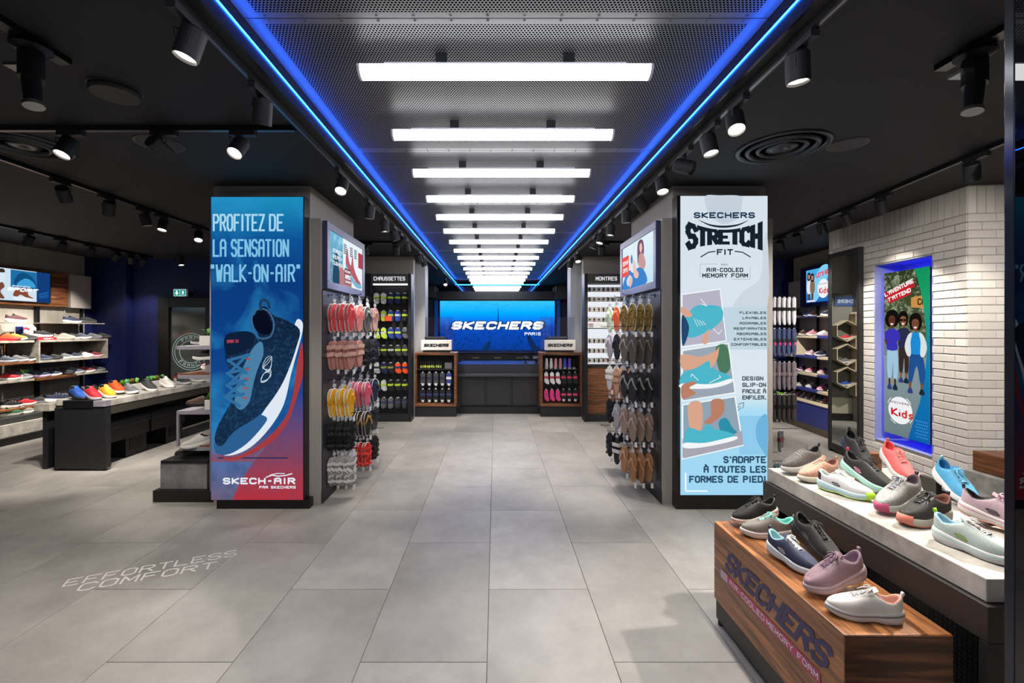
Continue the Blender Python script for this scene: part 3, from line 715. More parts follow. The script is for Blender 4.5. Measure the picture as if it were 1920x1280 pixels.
# ---- stretch fit poster
pb2 = empty('light_box', (2.0, 3.98, 0), label='tall white and blue backlit poster reading stretch fit', cat='poster')
X0 = (1276-929)*3.94/849; X1 = (1439.5-929)*3.94/849; ZT = CAMZ+(618-367)*3.94/849; ZB = CAMZ-(928-618)*3.94/849
B('box_frame', m_dark, pb2, (X0-.028, 3.945, ZB-.005, X1+.004, 4.055, ZT+.005), bevel=.002)
B('plinth', m_dark, pb2, (X0-.03, 3.96, 0, X1+.004, 4.055, ZB-.006), bevel=.003)
A = Canvas((X0, 3.944, ZT), (1, 0, 0), (0, 0, 1), 1276, 367, 1439.5, 928, X1-X0, ZT-ZB, pb2)
A.rects('printed_ground', gradmat('pale_print', [(0, '9fd6f2'), (.28, 'a9dcf4'), (.34, 'dbe8f0'), (1, 'd6e1ea')], 'Z', ZB, ZT), (1276, 367, 1439.5, 928))
A.shape('print_blob', emit('c3d0dc'), [(1322, 368), (1330, 400), (1356, 420), (1384, 408), (1392, 380), (1388, 367), (1350, 366)])
A.shape('print_blob', emit('cbd8e2'), [(1439, 440), (1439, 580), (1400, 600), (1372, 585), (1390, 550), (1426, 520), (1430, 460)])
A.rects('print_band', emit('c2d6e2'), (1354, 576, 1439.5, 655))
A.rects('print_band', emit('8fcbec'), (1386, 779, 1439.5, 852)); 
A.shape('print_blob', emit('6fb4dd'), [(1439, 779), (1420, 790), (1418, 820), (1430, 845), (1439, 852)])
nv = emit('1a3350'); dk = emit('17222e'); gy = emit('55606a')
A.text('SKECHERS', nv, 1302, 1414, 409, 398, 1.5, gap=1.2)
A.shape('print_arc', dk, [(1308, 411), (1330, 420), (1356, 423), (1384, 420), (1404, 412), (1384, 423), (1356, 427), (1330, 423)])
A.text('STRETCH', dk, 1290, 1425, 466, 422, 1.3, gap=1.1, warp=lambda x, y: (x, (y-.42)*(.62+1.5*(x-.5)**2*1.6)+.44 if True else y))
A.text('FIT', dk, 1345, 1373, 478, 467, 1.4, gap=1.0)
A.line('print_rule', dk, [(1313, 482), (1328, 473), (1341, 471)], 2); A.line('print_rule', dk, [(1377, 471), (1392, 473), (1407, 482)], 2)
A.text('AVEC', dk, 1352, 1364, 497.5, 494.5, 1); A.text('AIR-COOLED', dk, 1325, 1392, 510, 502, 1.3); A.text('MEMORY FOAM', dk, 1317, 1401, 520.5, 512.5, 1.3)
A.line('print_rule', emit('8a9aa6'), [(1312, 520), (1312, 495), (1345, 495)], .6); A.line('print_rule', emit('8a9aa6'), [(1372, 523.5), (1406, 523.5), (1406, 500)], .6)
for i, s in enumerate(['FLEXIBLES', 'LAVABLES', 'ADORABLES', 'RESPIRANTES', 'ABORDABLES', 'EXTENSIBLES', 'CONFORTABLES']):
    A.text(s, dk, 1435-len(s)*5.42, 1435, 588.5+i*9.9, 583.8+i*9.9, 1.35, gap=1.3)
for s, v, u in [('DESIGN', 713, 1391), ('SLIP-ON', 725, 1391), ('FACILE À', 737, 1391), ('ENFILER.', 748.5, 1391)]: A.text(s, gy, u, u+(43 if s[0] != 'D' else 38), v, v-8, 1.5, gap=1.3)
A.line('print_arrow', dk, [(1365, 779), (1385, 760)], 1); A.line('print_arrow', dk, [(1368, 782), (1388, 763)], 1); A.line('print_arrow', dk, [(1382, 757), (1393, 754), (1391, 765)], 1)
for s, u0, v in [("S'ADAPTE", 1356, 867), ('À TOUTES LES', 1319, 885), ('FORMES DE PIED!', 1292, 903.5)]: A.text(s, emit('2a4c66'), u0, 1433, v, v-13, 1.35, gap=1.4)
for s, u0, v in [("S'ADAPTE", 1356, 867), ('À TOUTES LES', 1319, 885), ('FORMES DE PIED!', 1292, 903.5)]: pass
A.line('print_rule', emit('eef7fc'), [(1284, 885), (1284, 919), (1325, 919)], 3)
fr = emit('f2f6f8'); sk = emit('d9a68c'); tq = emit('4fb6c9'); tqd = emit('2f8fa8'); skd = emit('b97f68')
def photo(q, bgc):
    A.shape('photo_border', fr, q, sm=False)
    cx = sum(p[0] for p in q)/4; cz = sum(p[1] for p in q)/4
    A.shape('photo_ground', emit(bgc), [(cx+(p[0]-cx)*.95, cz+(p[1]-cz)*.955) for p in q], sm=False)
photo([(1276, 551), (1349, 541), (1361, 640), (1276, 651)], 'b7b3c6')
A.shape('photo_shoe', tq, [(1280, 606), (1300, 575), (1330, 572), (1350, 577), (1353, 596), (1335, 615), (1300, 632), (1283, 628)]); A.shape('photo_sock', emit('24476e'), [(1277, 590), (1290, 612), (1284, 640), (1277, 645)])
A.shape('photo_hand', sk, [(1276, 575), (1290, 583), (1296, 592), (1288, 594), (1276, 588)]); A.shape('photo_hand', sk, [(1313, 640), (1322, 622), (1328, 618), (1326, 632), (1322, 645)])
for k in range(4): A.line('photo_stripe', fr, [(1299+k*5, 597+k*1.5), (1306+k*5, 612-k)], .9)
photo([(1276, 656), (1364, 642), (1377, 736), (1276, 752)], '9aa6b4')
A.shape('photo_ground', emit('4d7a5e'), [(1340, 650), (1360, 648), (1366, 690), (1350, 700), (1342, 680)])
A.shape('photo_shoe', tq, [(1277, 700), (1300, 690), (1318, 680), (1330, 668), (1336, 690), (1362, 702), (1368, 714), (1340, 722), (1277, 724)]); A.shape('photo_sole', fr, [(1277, 718), (1330, 719), (1367, 709), (1367, 717), (1330, 727), (1277, 727)])
A.shape('photo_arm', sk, [(1276, 664), (1310, 668), (1338, 658), (1345, 650), (1342, 672), (1330, 690), (1326, 676), (1300, 690), (1276, 690)]); A.shape('photo_hand', skd, [(1276, 722), (1296, 714), (1303, 718), (1290, 726), (1302, 736), (1285, 745), (1276, 745)])
photo([(1276, 757), (1376, 741), (1391, 834), (1276, 860)], '8fa3b4')
A.shape('photo_ground', emit('a8a6b0'), [(1277, 820), (1388, 806), (1390, 832), (1277, 856)], sm=False)
A.shape('photo_leg', sk, [(1288, 757), (1312, 754), (1313, 800), (1298, 812), (1290, 800)]); A.shape('photo_leg', skd, [(1330, 750), (1352, 748), (1354, 770), (1340, 786), (1322, 796), (1318, 788), (1330, 776)])
A.shape('photo_shoe', tqd, [(1344, 790), (1358, 782), (1370, 800), (1378, 810), (1352, 812)]); A.shape('photo_shoe', tq, [(1281, 812), (1290, 800), (1312, 806), (1322, 792), (1336, 802), (1362, 808), (1374, 814), (1370, 822), (1300, 830), (1281, 834)]); A.shape('photo_sole', fr, [(1281, 828), (1320, 828), (1374, 816), (1372, 824), (1318, 836), (1281, 838)])
for q in ([(1310, 560), (1322, 574), (1312, 570)], [(1334, 616), (1344, 626), (1350, 618)], [(1306, 712), (1294, 700), (1292, 706)], [(1326, 717), (1348, 706), (1344, 703)]): A.line('print_arrow', fr, q, 1.2)

# ---- perforated sandal walls on the pillar flanks, with screens
def flank(side, xs, label):
    s = side
    r = empty('display_wall', (xs, 4.7, 0), label=label, cat='display wall')
    f0, f1 = sorted((xs-s*.095, xs-s*.002))
    B('wall_slab', m_grey, r, (f0, 4.075, 0, f1, 5.30, 2.575), bevel=.003)
    mp = mat('3a3a3f', .35, .3)
    for (z0, z1) in ((.12, .5), (.503, .83), (.833, 1.12), (1.123, 1.40), (1.403, 1.66), (1.663, 1.935)):
        for (y0, y1) in ((4.09, 4.69), (4.694, 5.295)):
            x0, x1 = sorted((xs, xs+s*.008))
            B('back_panel', mp, r, (x0, y0, z0, x1, y1, z1), bevel=.0015)
    x0, x1 = sorted((xs, xs+s*.006)); B('plinth', m_dark, r, (x0, 4.08, 0, x1, 5.30, .115))
    return r
fl = flank(1, -1.568, 'dark sandal display wall on the flank of the walk-on-air pillar')
fr_ = flank(-1, 1.498, 'dark sandal display wall on the flank of the stretch poster pillar')
def tv(name, O, U, w_, h_, parent_label, cat='screen', fm=m_frame, border=.07, th=.045):
    """O = lower corner at the start of U, n = U x Z faces the viewer"""
    O = Vector(O); U = Vector(U).normalized(); n = U.cross(Vector((0, 0, 1)))
    r = empty(name, O, label=parent_label, cat=cat)
    mb = MB(); Z = Vector((0, 0, 1))
    def slab(u0, v0, u1, v1, d0, d1):
        pts = [O+U*u+Z*v+n*d for d in (d0, d1) for v in (v0, v1) for u in (u0, u1)]
        mb.add(pts, [(0, 2, 3, 1), (4, 5, 7, 6), (0, 1, 5, 4), (2, 6, 7, 3), (0, 4, 6, 2), (1, 3, 7, 5)])
    b_ = border
    slab(0, 0, w_, b_, 0, th); slab(0, h_-b_, w_, h_, 0, th); slab(0, b_, b_, h_-b_, 0, th); slab(w_-b_, b_, w_, h_-b_, 0, th)
    mb.build('bezel', fm, r, bevel=.003)
    mb = MB(); slab(b_, b_, w_-b_, h_-b_, 0, th-.012); mb.build('screen_panel', m_dark, r)
    return r, Canvas(O+U*b_+Z*(h_-b_)+n*(th-.0115), U, Z, 0, 0, 160, 90, w_-2*b_, h_-2*b_, r)
bz = mat('4a4d6e', .4, .3)
# left: facing +x, so U runs away from the camera
t1, A = tv('screen', (-1.566, 4.10, 1.945), (0, 1, 0), 1.17, .615, 'framed wall screen showing a red and grey running shoe', fm=bz)
A.rects('picture', emit('b9e4f2'), (0, 0, 160, 90)); A.rects('picture', gradmat('street_print', [(0, '2d6f9a'), (1, '6fb6d4')], 'Z', 0, .5, 1, noise=.8, ncol='c8e8f4', nscale=14), (0, 0, 58, 90))
A.shape('picture', emit('2a4a66'), [(14, 90), (22, 40), (34, 36), (40, 62), (52, 90)]); A.rects('picture', emit('b97f86'), (42, 55, 100, 90)); A.rects('picture', emit('e9f4fa'), (58, 0, 160, 60), (100, 60, 160, 90))
A.shape('picture', emit('b9606c'), [(70, 44), (78, 14), (84, 34), (96, 46), (104, 22), (112, 48), (132, 66), (150, 76), (146, 84), (118, 74), (88, 58)]); A.shape('picture', emit('7ab8d4'), [(70, 46), (90, 60), (118, 75), (150, 79), (152, 86), (120, 86), (88, 70), (72, 56)])
for u in (60, 90, 112): A.rects('picture', emit('5c7086'), *[(u, 10+k*4, u+14, 12.4+k*4) for k in range(5)])
A.rects('picture', emit('b24552'), (134, 12, 158, 44)); wt = emit('ffffff')
for k, s in enumerate(['STREET', 'READY', 'CUSHION']): A.text(s, wt, 12, 52, 36+k*11, 29+k*11, 1.3)
A.rects('picture', emit('7d3a44'), (62, 56, 92, 86)); A.text('SKECHERS', wt, 64, 90, 64, 59, 1.2); A.text('MAX', wt, 65, 89, 77, 67, 1.8, shear=.2); A.text('CUSHIONING', wt, 64, 90, 84, 79, 1.2)
# right: faces -x, U runs towards the camera
t2, A = tv('screen', (1.496, 5.27, 1.945), (0, -1, 0), 1.17, .615, 'framed wall screen showing a person in ripped jeans', fm=bz)
A.rects('picture', gradmat('light_print', [(0, 'bfe3f4'), (1, 'e2f2fb')], 'Z', 0, .5), (0, 0, 160, 90)); A.shape('picture', emit('dfeff6'), [(60, 0), (100, 10), (90, 50), (110, 90), (60, 90)])
A.shape('picture', emit('7c5a6e'), [(84, 12), (96, 2), (112, 8), (116, 30), (104, 44), (92, 36), (86, 50)]); A.shape('picture', emit('efc6bd'), [(96, 12), (104, 10), (108, 20), (102, 28), (96, 22)])
A.shape('picture', emit('c99a9a'), [(90, 34), (110, 30), (124, 50), (116, 62), (96, 60)]); A.shape('picture', emit('3f86cf'), [(8, 90), (14, 66), (40, 52), (62, 60), (90, 54), (120, 66), (124, 90)]); A.shape('picture', emit('eac3b6'), [(62, 40), (70, 36), (80, 56), (92, 66), (84, 74), (66, 66)])
A.shape('picture', emit('cfe0ee'), [(26, 70), (48, 62), (52, 74), (34, 84)]); A.shape('picture', emit('e8bfae'), [(40, 74), (56, 66), (60, 78), (46, 88)])
A.shape('picture', emit('3f93b8'), [(50, 30), (56, 22), (62, 34), (56, 42)])
A.rects('picture', emit('ee5a55'), (0, 20, 40, 62)); A.text('DENIM', wt, 5, 36, 38, 29, 1.3); A.text('DAYS', wt, 7, 33, 53, 44, 1.3)

# ================================================================== END SCREEN BEHIND THE TILLS
Yb = 13.38
X0 = (825-929)*Yb/849; X1 = (1040-929)*Yb/849; ZT = CAMZ+(618-564)*Yb/849; ZB = CAMZ-(656.5-618)*Yb/849
es = empty('video_wall', ((X0+X1)/2, Yb, ZB), label='wide blue lit picture wall with the big white shop lettering', cat='screen')
B('screen_body', m_dark, es, (X0-.03, Yb, ZB-.03, X1+.03, 13.46, ZT+.02))
for a_, b_ in ((X0-.16, X0-.07), (X1+.07, X1+.16)): B('side_reveal', gradmat('painted_blue_glow', [(0, '1a4fae'), (1, '10306e')], 'Z', 0, 1.4, .8), es, (a_, Yb, ZB-.03, b_, 13.46, ZT+.02))  # cove light on the reveals is put into a glowing blue colour
A = Canvas((X0, Yb-.002, ZT), (1, 0, 0), (0, 0, 1), 825, 564, 1040, 656.5, X1-X0, ZT-ZB, es)
A.rects('printed_sky', gradmat('sky_print', [(0, '0a3f9e'), (.45, '0b48b8'), (.6, '0a6ee8'), (.78, '00a8ff'), (1, '35c0f5')], 'Z', -.04, 1.44, 1.1, noise=.25, ncol='1b93e8', nscale=3), (825, 564, 1040, 656.5))
A.rects('printed_city', gradmat('city_print', [(0, '0a3a94'), (.7, '0b48b4'), (1, '0b55c8')], 'Z', 0, .75, 1.1, noise=.8, ncol='0a2a60', nscale=7, ndist=2), (825, 610, 1040, 656.5))
A.shape('print_tower', emit('0a4f9e'), [(932.8, 598), (934, 570), (935.2, 598), (937.5, 612), (930.5, 612)], sm=False)
A.shape('print_avenue', emit('122c58'), [(988, 632), (994, 630), (1006, 648), (1018, 654), (1012, 656), (998, 656)])
A.shape('print_avenue', emit('10325f'), [(914, 642), (920, 640), (916, 656), (904, 656)])
def logo(A, u0, u1, vb, vt, m1, m2=None, th=1.75):
    if m2: A.text('SKECHERS', m2, u0-1.2, u1+1.2, vb+1, vt-1, th+1.05, shear=.42*(u1-u0)/(vb-vt)/7.3*.5, gap=1.0)
    A.text('SKECHERS', m1, u0, u1, vb, vt, th, shear=.42*(u1-u0)/(vb-vt)/7.3*.5, gap=1.0)
logo(A, 847, 1014, 617.5, 602.5, emit('f4faff', 1.1), emit('102c5c'))
A.text('PARIS', emit('f4faff', 1.1), 984, 1013.5, 628.6, 622.8, 1.1, gap=1.2)
for k in range(9):
    pts = [(835+k*22+6*math.cos(j*1.7+k), 566+k % 3*3+2.4*math.sin(j*1.3+k*2)+j*.8) for j in range(7)]
    A.line('print_branch', emit('1996e0'), [(p[0]+j*4, p[1]) for j, p in enumerate(pts)], .35)

# back counter with drawers under the screen
bc = empty('drawer_cabinet', (.05, 12.9, 0), label='long dark drawer cabinet against the end wall under the blue screen', cat='cabinet')
B('carcass', m_black, bc, (-2.2, 12.75, 0, 2.3, 13.36, .9)); B('worktop', mat('2a2a2e', .3), bc, (-2.24, 12.7, .9, 2.33, 13.36, .935), bevel=.003)
for k in range(7):
    x = -2.1+k*.62; d_ = B('drawer', mat('202024', .4), bc, (x, 12.72, .6, x+.6, 12.75, .88), bevel=.003)
    B('handle', mat('b9a98a', .3, .8), d_, (x+.2, 12.70, .77, x+.4, 12.72, .795))
# sales counter
ct = empty('sales_counter', (.05, 8.8, 0), label='black sales counter with three mesh fronts between the walnut cabinets', cat='counter')
zc = CAMZ-(700.5-618)*8.44/849
xl, xr = -.699, .804
B('counter_body', mat('2c2c30', .45), ct, (xl, 8.50, .13, xr, 9.35, .90), bevel=.004); B('plinth', mat('1b1b1e', .5), ct, (xl, 8.46, 0, xr, 9.3, .128))
B('lower_ledge', mat('46484c', .25), ct, (xl, 8.40, zc-.05, xr, 8.56, zc), bevel=.004)
B('riser_front', mat('33353d', .35), ct, (xl, 8.52, zc+.002, xr, 8.545, .905)); B('counter_top', mat('3c4a78', .12, .3), ct, (xl, 8.50, .906, xr, 9.36, .93), bevel=.003)
mmesh = mat('6a6c6c', .5, kind='mesh', col2='2c2c2e', scale=1.0)
for k in range(3):
    a_ = xl+.06+k*(xr-xl-.06)/3; b_ = a_+(xr-xl-.06)/3-.04
    B('mesh_front', mmesh, ct, (a_, 8.475, .16, b_, 8.499, zc-.06), bevel=.003)
for k, (u, sgn) in enumerate(((985, 1), (1005, -1))):
    x, y, z = P(u, 672, 8.7)
    s_ = empty('card_terminal', (x, 8.7, .93), .3*sgn, f'small black card terminal on an arm, {["beside the shop lettering word Paris", "next to the walnut cabinet of bottles"][k]}', 'terminal')
    MB().cyl((0, 0, 0), (0, 0, .12), .012, n=8).build('arm', m_black, s_, world=False); MB().box(-.045, -.04, .10, .045, .05, .125).xf(Matrix.Rotation(.5, 4, 'X')).build('keypad', m_frame, s_, world=False); MB().lathe([(.05, 0), (.05, .01), (.02, .015)], n=14).build('base', m_black, s_, world=False)

# ================================================================== WALNUT CABINETS
def cabinet(u0, u1, label):
    x0, x1 = (u0-929)*8.15/849, (u1-929)*8.15/849
    r = empty('wooden_cabinet', ((x0+x1)/2, 8.4, 0), label=label, cat='cabinet')
    t = .045; zt = 1.157; zb = .19
    B('plinth', mat('1f1f22', .5), r, (x0+.01, 8.17, 0, x1-.01, 8.58, zb-.002), bevel=.003)
    B('top_board', m_walnuth, r, (x0, 8.15, zt-t, x1, 8.60, zt), bevel=.003); B('bottom_board', m_walnuth, r, (x0, 8.15, zb, x1, 8.60, zb+t), bevel=.003)
    B('side_board', m_walnut, r, (x0, 8.152, zb+t, x0+t, 8.60, zt-t)); B('side_board', m_walnut, r, (x1-t, 8.152, zb+t, x1, 8.60, zt-t))
    B('back_panel', mat('17171a', .6), r, (x0+t, 8.40, zb+t, x1-t, 8.41, zt-t)); B('shelf', m_black, r, (x0+t, 8.2, .84, x1-t, 8.40, .858))
    return r, x0, x1
c1, cx0, cx1 = cabinet(776.5, 856, 'walnut cabinet holding insoles and spray bottles beside the socks wall')
c2, dx0, dx1 = cabinet(1013, 1092.5, 'walnut cabinet holding coloured bottles and pink socks beside the watches')
def boxsign(x0, x1, lab):
    r = empty('counter_sign', ((x0+x1)/2, 8.3, 1.16), label=lab, cat='sign')
    B('sign_face', mat('e9e4dc', .5), r, (x0, 8.20, 1.20, x1, 8.30, 1.385), bevel=.004); B('sign_foot', m_black, r, (x0+.03, 8.22, 1.158, x1-.03, 8.30, 1.20))
    B('top_tray', mat('303034', .3, .3), r, (x0+.05, 8.3, 1.39, x1-.12, 8.5, 1.44), bevel=.003); B('tray_leg', m_black, r, (x0+.07, 8.38, 1.158, x0+.10, 8.42, 1.39)); B('tray_leg', m_black, r, (x1-.17, 8.38, 1.158, x1-.14, 8.42, 1.39))
    B('tray_strip', m_steel, r, (x0+.08, 8.296, 1.425, x1-.15, 8.2995, 1.438))
    A = Canvas((x0, 8.198, 1.385), (1, 0, 0), (0, 0, 1), 0, 0, 100, 30, x1-x0, .185, r)
    logo(A, 10, 88, 20, 11, mat('17171a', .5))
boxsign((789.5-929)*8.2/849, (846.5-929)*8.2/849, 'white counter sign standing on the insoles cabinet')
boxsign((1021.5-929)*8.2/849, (1079-929)*8.2/849, 'white counter sign standing on the pink socks cabinet')
gl = glass('acrylic', (.86, .88, .92), refl=.07)
for a_, b_, lab in (((797-929)*8.56/849, (851-929)*8.56/849, 'clear hygiene screen over the insoles cabinet'), ((1013-929)*8.56/849, (1077-929)*8.56/849, 'clear hygiene screen over the pink socks cabinet')):
    r = empty('hygiene_screen', ((a_+b_)/2, 8.56, 1.157), label=lab, cat='screen'); B('clear_pane', gl, r, (a_, 8.558, 1.17, b_, 8.563, 1.81)); B('foot_rail', m_black, r, (a_+.1, 8.54, 1.157, a_+.2, 8.58, 1.17)); B('foot_rail', m_black, r, (b_-.2, 8.54, 1.157, b_-.1, 8.58, 1.17))

# ================================================================== SOCKS WALL AND WATCHES WALL
def bay(x0, x1, label, title, wood=None, lit_back=None, post=None):
    r = empty('display_unit', ((x0+x1)/2, 7.85, 0), label=label, cat='display unit')
    B('side_post', m_frame, r, (x0, 7.72, 0, x0+.055, 7.97, 2.53), bevel=.003); B('side_post', m_frame, r, (x1-.055, 7.72, 0, x1, 7.97, 2.53), bevel=.003)
    B('header', mat('4a4644', .5), r, (x0+.055, 7.725, 2.36, x1-.055, 7.97, 2.525), bevel=.002); B('plinth', mat('1c1c1f', .5), r, (x0+.055, 7.73, 0, x1-.055, 7.97, .12))
    return r
su = bay((690-929)*7.72/849, (771-929)*7.72/849, 'tall socks display bay under the word chaussettes', 'CHAUSSETTES')
sx0, sx1 = (690-929)*7.72/849, (771-929)*7.72/849
B('back_panel', mat('141416', .5), su, (sx0+.055, 7.90, .12, sx1-.055, 7.91, 2.36)); B('strip_lamp', emit('f4f8ff', 3), su, (sx0+.08, 7.74, 2.335, sx1-.07, 7.765, 2.355))
Canvas((sx0, 7.7235, 2.525), (1, 0, 0), (0, 0, 1), 690, 513, 771, 528, sx1-sx0, .165, su).text('CHAUSSETTES', emit('e8ecf0'), 701, 759, 523.5, 517.5, .95, gap=1.4)
su2 = bay(sx0-.9, sx0-.01, 'tall accessories bay mostly hidden behind the shoe screen', '')
B('back_panel', mat('141416', .5), su2, (sx0-.84, 7.90, .12, sx0-.06, 7.91, 2.36)); B('strip_lamp', emit('f4f8ff', 3), su2, (sx0-.82, 7.74, 2.335, sx0-.09, 7.765, 2.355))
Canvas((sx0-.9, 7.7235, 2.525), (1, 0, 0), (0, 0, 1), 0, 0, 89, 15, .89, .165, su2).text('ACCESSOIRES', emit('e8ecf0'), 22, 86, 10.5, 4.5, .95, gap=1.4)
mx0 = (1095.5-929)*7.74/849; wu = bay(mx0, mx0+1.0, 'tall lit watches display bay under the word montres', '')
Canvas((mx0, 7.7235, 2.525), (1, 0, 0), (0, 0, 1), 1095.5, 513, 1205, 528, 1.0, .165, wu).text('MONTRES', emit('e8ecf0'), 1117, 1156, 523.5, 517.5, .95, gap=1.4)
lw = emit('eef2fa', .95, 'lit_back')
B('lit_back', lw, wu, (mx0+.055, 7.86, .98, mx0+.945, 7.87, 2.35)); B('wood_panel', m_walnuth, wu, (mx0+.055, 7.77, .12, mx0+.945, 7.79, .93), bevel=.002); B('lower_rail', m_frame, wu, (mx0+.055, 7.75, .932, mx0+.945, 7.86, .975))
B('divider_shelf', m_frame, wu, (mx0+.055, 7.76, 1.585, mx0+.945, 7.86, 1.6))
# ================================================================== SHOES
def lerp(a, b_, t): return a+(b_-a)*t
def interp(x, ks):
    for (a, va), (b_, vb) in zip(ks, ks[1:]):
        if x <= b_:
            t = (x-a)/(b_-a); t = t*t*(3-2*t)*.5+t*.5; return lerp(va, vb, t)
    return ks[-1][1]
class Shoe:
    """x from heel (0) to toe (L), y sideways, z up; made for a length of .28 and scaled"""
    def __init__(s, L=.28, hi=True, sole=1.0, style='lace', high=0):
        s.L = L; s.hi = hi; s.N = 40 if hi else 22; s.NS = 8 if hi else 4; s.sole = sole; s.style = style; s.high = high
    def hw(s, x):
        e = max(0, 1-abs(2*x-1)**3.8)**.5
        return .05*e*interp(x, [(0, .80), (.15, .80), (.4, .76), (.68, 1.0), (.85, .93), (1, .78)])
    def zt(s, x): return interp(x, [(0, .055), (.12, .051), (.42, .037), (.75, .034), (.9, .039), (1, .044)])*s.sole
    def zb(s, x): return (.016*max(0, (x-.72)/.28)**2+.008*max(0, (.12-x)/.12)**1.5+.005*max(0, 1-abs(x-.42)/.14))
    def loop(s, k, zf, out=1.0):
        pts = []
        for i in range(s.N):
            ph = 2*PI*i/s.N; x = (1-math.cos(ph))/2; sg = 1 if math.sin(ph) >= 0 else -1
            if i == s.N//2: sg = 0
            cx = .5+(x-.5)*k
            y = sg*s.hw(x)*k; 
            pts.append((cx*.28, y+.004*x*x-.001, zf(x)))
        return pts
    def base(s, x, sg): return Vector((.28*(.5+(x-.5)*.965), sg*s.hw(x)*.95+.004*x*x-.001, s.zt(x)-.002))
    def ridge(s, x): return interp(x, [(.03, .106), (.1, .094), (.2, .083+s.high*.5), (.30, .092+s.high*.6), (.40, .113+s.high), (.5, .103+s.high*.5), (.6, .092), (.7, .082), (.8, .073), (.9, .062)])
    def top(s, x, sg):
        xt = lerp(.028, .90, x)
        z = s.ridge(xt) if xt > .4 else interp(xt, [(.028, .108+s.high), (.08, .100+s.high), (.18, .082+s.high), (.28, .089+s.high), (.4, .113+s.high)])
        if xt < .4:
            u = (xt-.028)/(.4-.028); y = .0305*math.sqrt(max(0, 1-abs(2*u-1)**2.2)); y = max(y, .012 if u > .5 else 0)
        else: y = lerp(.012, .010, (xt-.4)/.50)
        return Vector((.28*xt, sg*y+.003*xt*xt-.001, z))
    def up(s, x, sg, t):
        b_, T = s.base(x, sg), s.top(x, sg)
        h_ = (1-math.cos(t*PI/2))**1.2; v_ = math.sin(t*PI/2)**.88
        bul = 1.0
        p = b_.lerp(T, h_*bul); p.z = lerp(b_.z, T.z, v_)
        return p
    def build(s, up, sole, lin, lace, accent=None, tab=None, logo=None, toe=None, stripe=None, out=None, name='trainer', label=None, group=None):
        k = s.L/.28; Sc = Matrix.Scale(k, 4)
        r = empty(name, (0, 0, 0)); N = s.N
        def fin(mb, nm, m, smooth=True, par=None): return mb.xf(Sc).build(nm, m, par or r, smooth=smooth, world=False)
        ph = [2*PI*i/N for i in range(N)]; X = [(1-math.cos(p))/2 for p in ph]; SG = [(0 if i in (0, N//2) else (1 if math.sin(p) > 0 else -1)) for i, p in enumerate(ph)]
        # upper
        mb = MB(); rows = [[s.up(X[i], SG[i], t/s.NS) for i in range(N)] for t in range(s.NS+1)]
        mb.ring_loft(rows, True, False, False)
        # padded rim, rolled in and down at the collar
        top = rows[-1]; nt = [i for i in range(N) if lerp(.028, .90, X[i]) < .43]
        # close the throat between both ridge lines
        half = [i for i in range(1, N//2) if lerp(.028, .90, X[i]) >= .385]
        b0 = len(mb.v); 
        for i in half: mb.v += [tuple(top[i]+Vector((0, 0, .0005))), tuple(top[N-i]+Vector((0, 0, .0005)))]
        for q in range(len(half)-1): mb.f.append((b0+2*q, b0+2*q+2, b0+2*q+3, b0+2*q+1)); mb.m.append(0)
        U = fin(mb, 'upper', up)
        # collar and lining
        col = [top[i] for i in nt]; order = sorted(nt, key=lambda i: (i+N//2) % N)   # from one throat side, round the heel, to the other
        cen = Vector((.28*.2, 0, 0))
        ro = []
        for dz, kk in ((0, 1.0), (.0035, .93), (.002, .84), (-.012, .80), (-.05-s.high*.5, .86)):
            ring = []
            for i in order:
                p = top[i]; c_ = Vector((.28*.205, p.y*0, 0)); q = Vector((lerp(c_.x, p.x, kk), p.y*kk, p.z+dz)) if dz > -.04 else Vector((lerp(c_.x, p.x, kk), p.y*kk, .047*s.sole+.004))
                ring.append(q)
            ro.append(ring)
        mb = MB(); mb.ring_loft(ro, False, False, False)
        n_ = len(order); b0 = len(mb.v); mb.f.append(tuple(range(b0-n_, b0))); mb.m.append(0)
        fin(mb, 'lining', lin)
        # sole
        zt, zb = s.zt, s.zb
        rg = [s.loop(.90, zb), s.loop(.985, lambda x: zb(x)+.003), s.loop(1.012, lambda x: lerp(zb(x), zt(x), .3)), s.loop(1.022, lambda x: lerp(zb(x), zt(x), .62)), s.loop(1.0, lambda x: lerp(zb(x), zt(x), .85)), s.loop(.98, zt), s.loop(.93, lambda x: zt(x)+.001)]
        if s.style == 'cup': rg = [s.loop(.97, zb), s.loop(1.0, lambda x: zb(x)+.003), s.loop(1.0, lambda x: lerp(zb(x), zt(x), .9)), s.loop(.97, zt)]
        S_ = fin(MB().ring_loft(rg), 'sole', sole)
        if out is not None: fin(MB().ring_loft([s.loop(.88, lambda x: zb(x)-.0012), s.loop(.992, lambda x: zb(x)+.001), s.loop(1.003, lambda x: zb(x)+.006), s.loop(.95, lambda x: zb(x)+.0065)]), 'outsole', out)
        if stripe is not None: fin(MB().ring_loft([s.loop(1.004, lambda x: lerp(zb(x), zt(x), .48)), s.loop(1.019, lambda x: lerp(zb(x), zt(x), .54)), s.loop(1.022, lambda x: lerp(zb(x), zt(x), .66)), s.loop(1.004, lambda x: lerp(zb(x), zt(x), .8))], True, False, False), 'sole_stripe', stripe)
        if toe is not None:
            mb = MB(); ii = [i for i in range(N) if X[i] > .88]
            mb.ring_loft([[Vector(s.loop(q, f)[i]) for i in ii] for q, f in ((1.0, lambda x: zb(x)+.0), (1.03, lambda x: zb(x)+.004), (1.035, lambda x: lerp(zb(x), zt(x), .8)), (1.0, lambda x: zt(x)+.006), (.955, lambda x: zt(x)+.009))], False, False, False); fin(mb, 'toe_guard', toe)
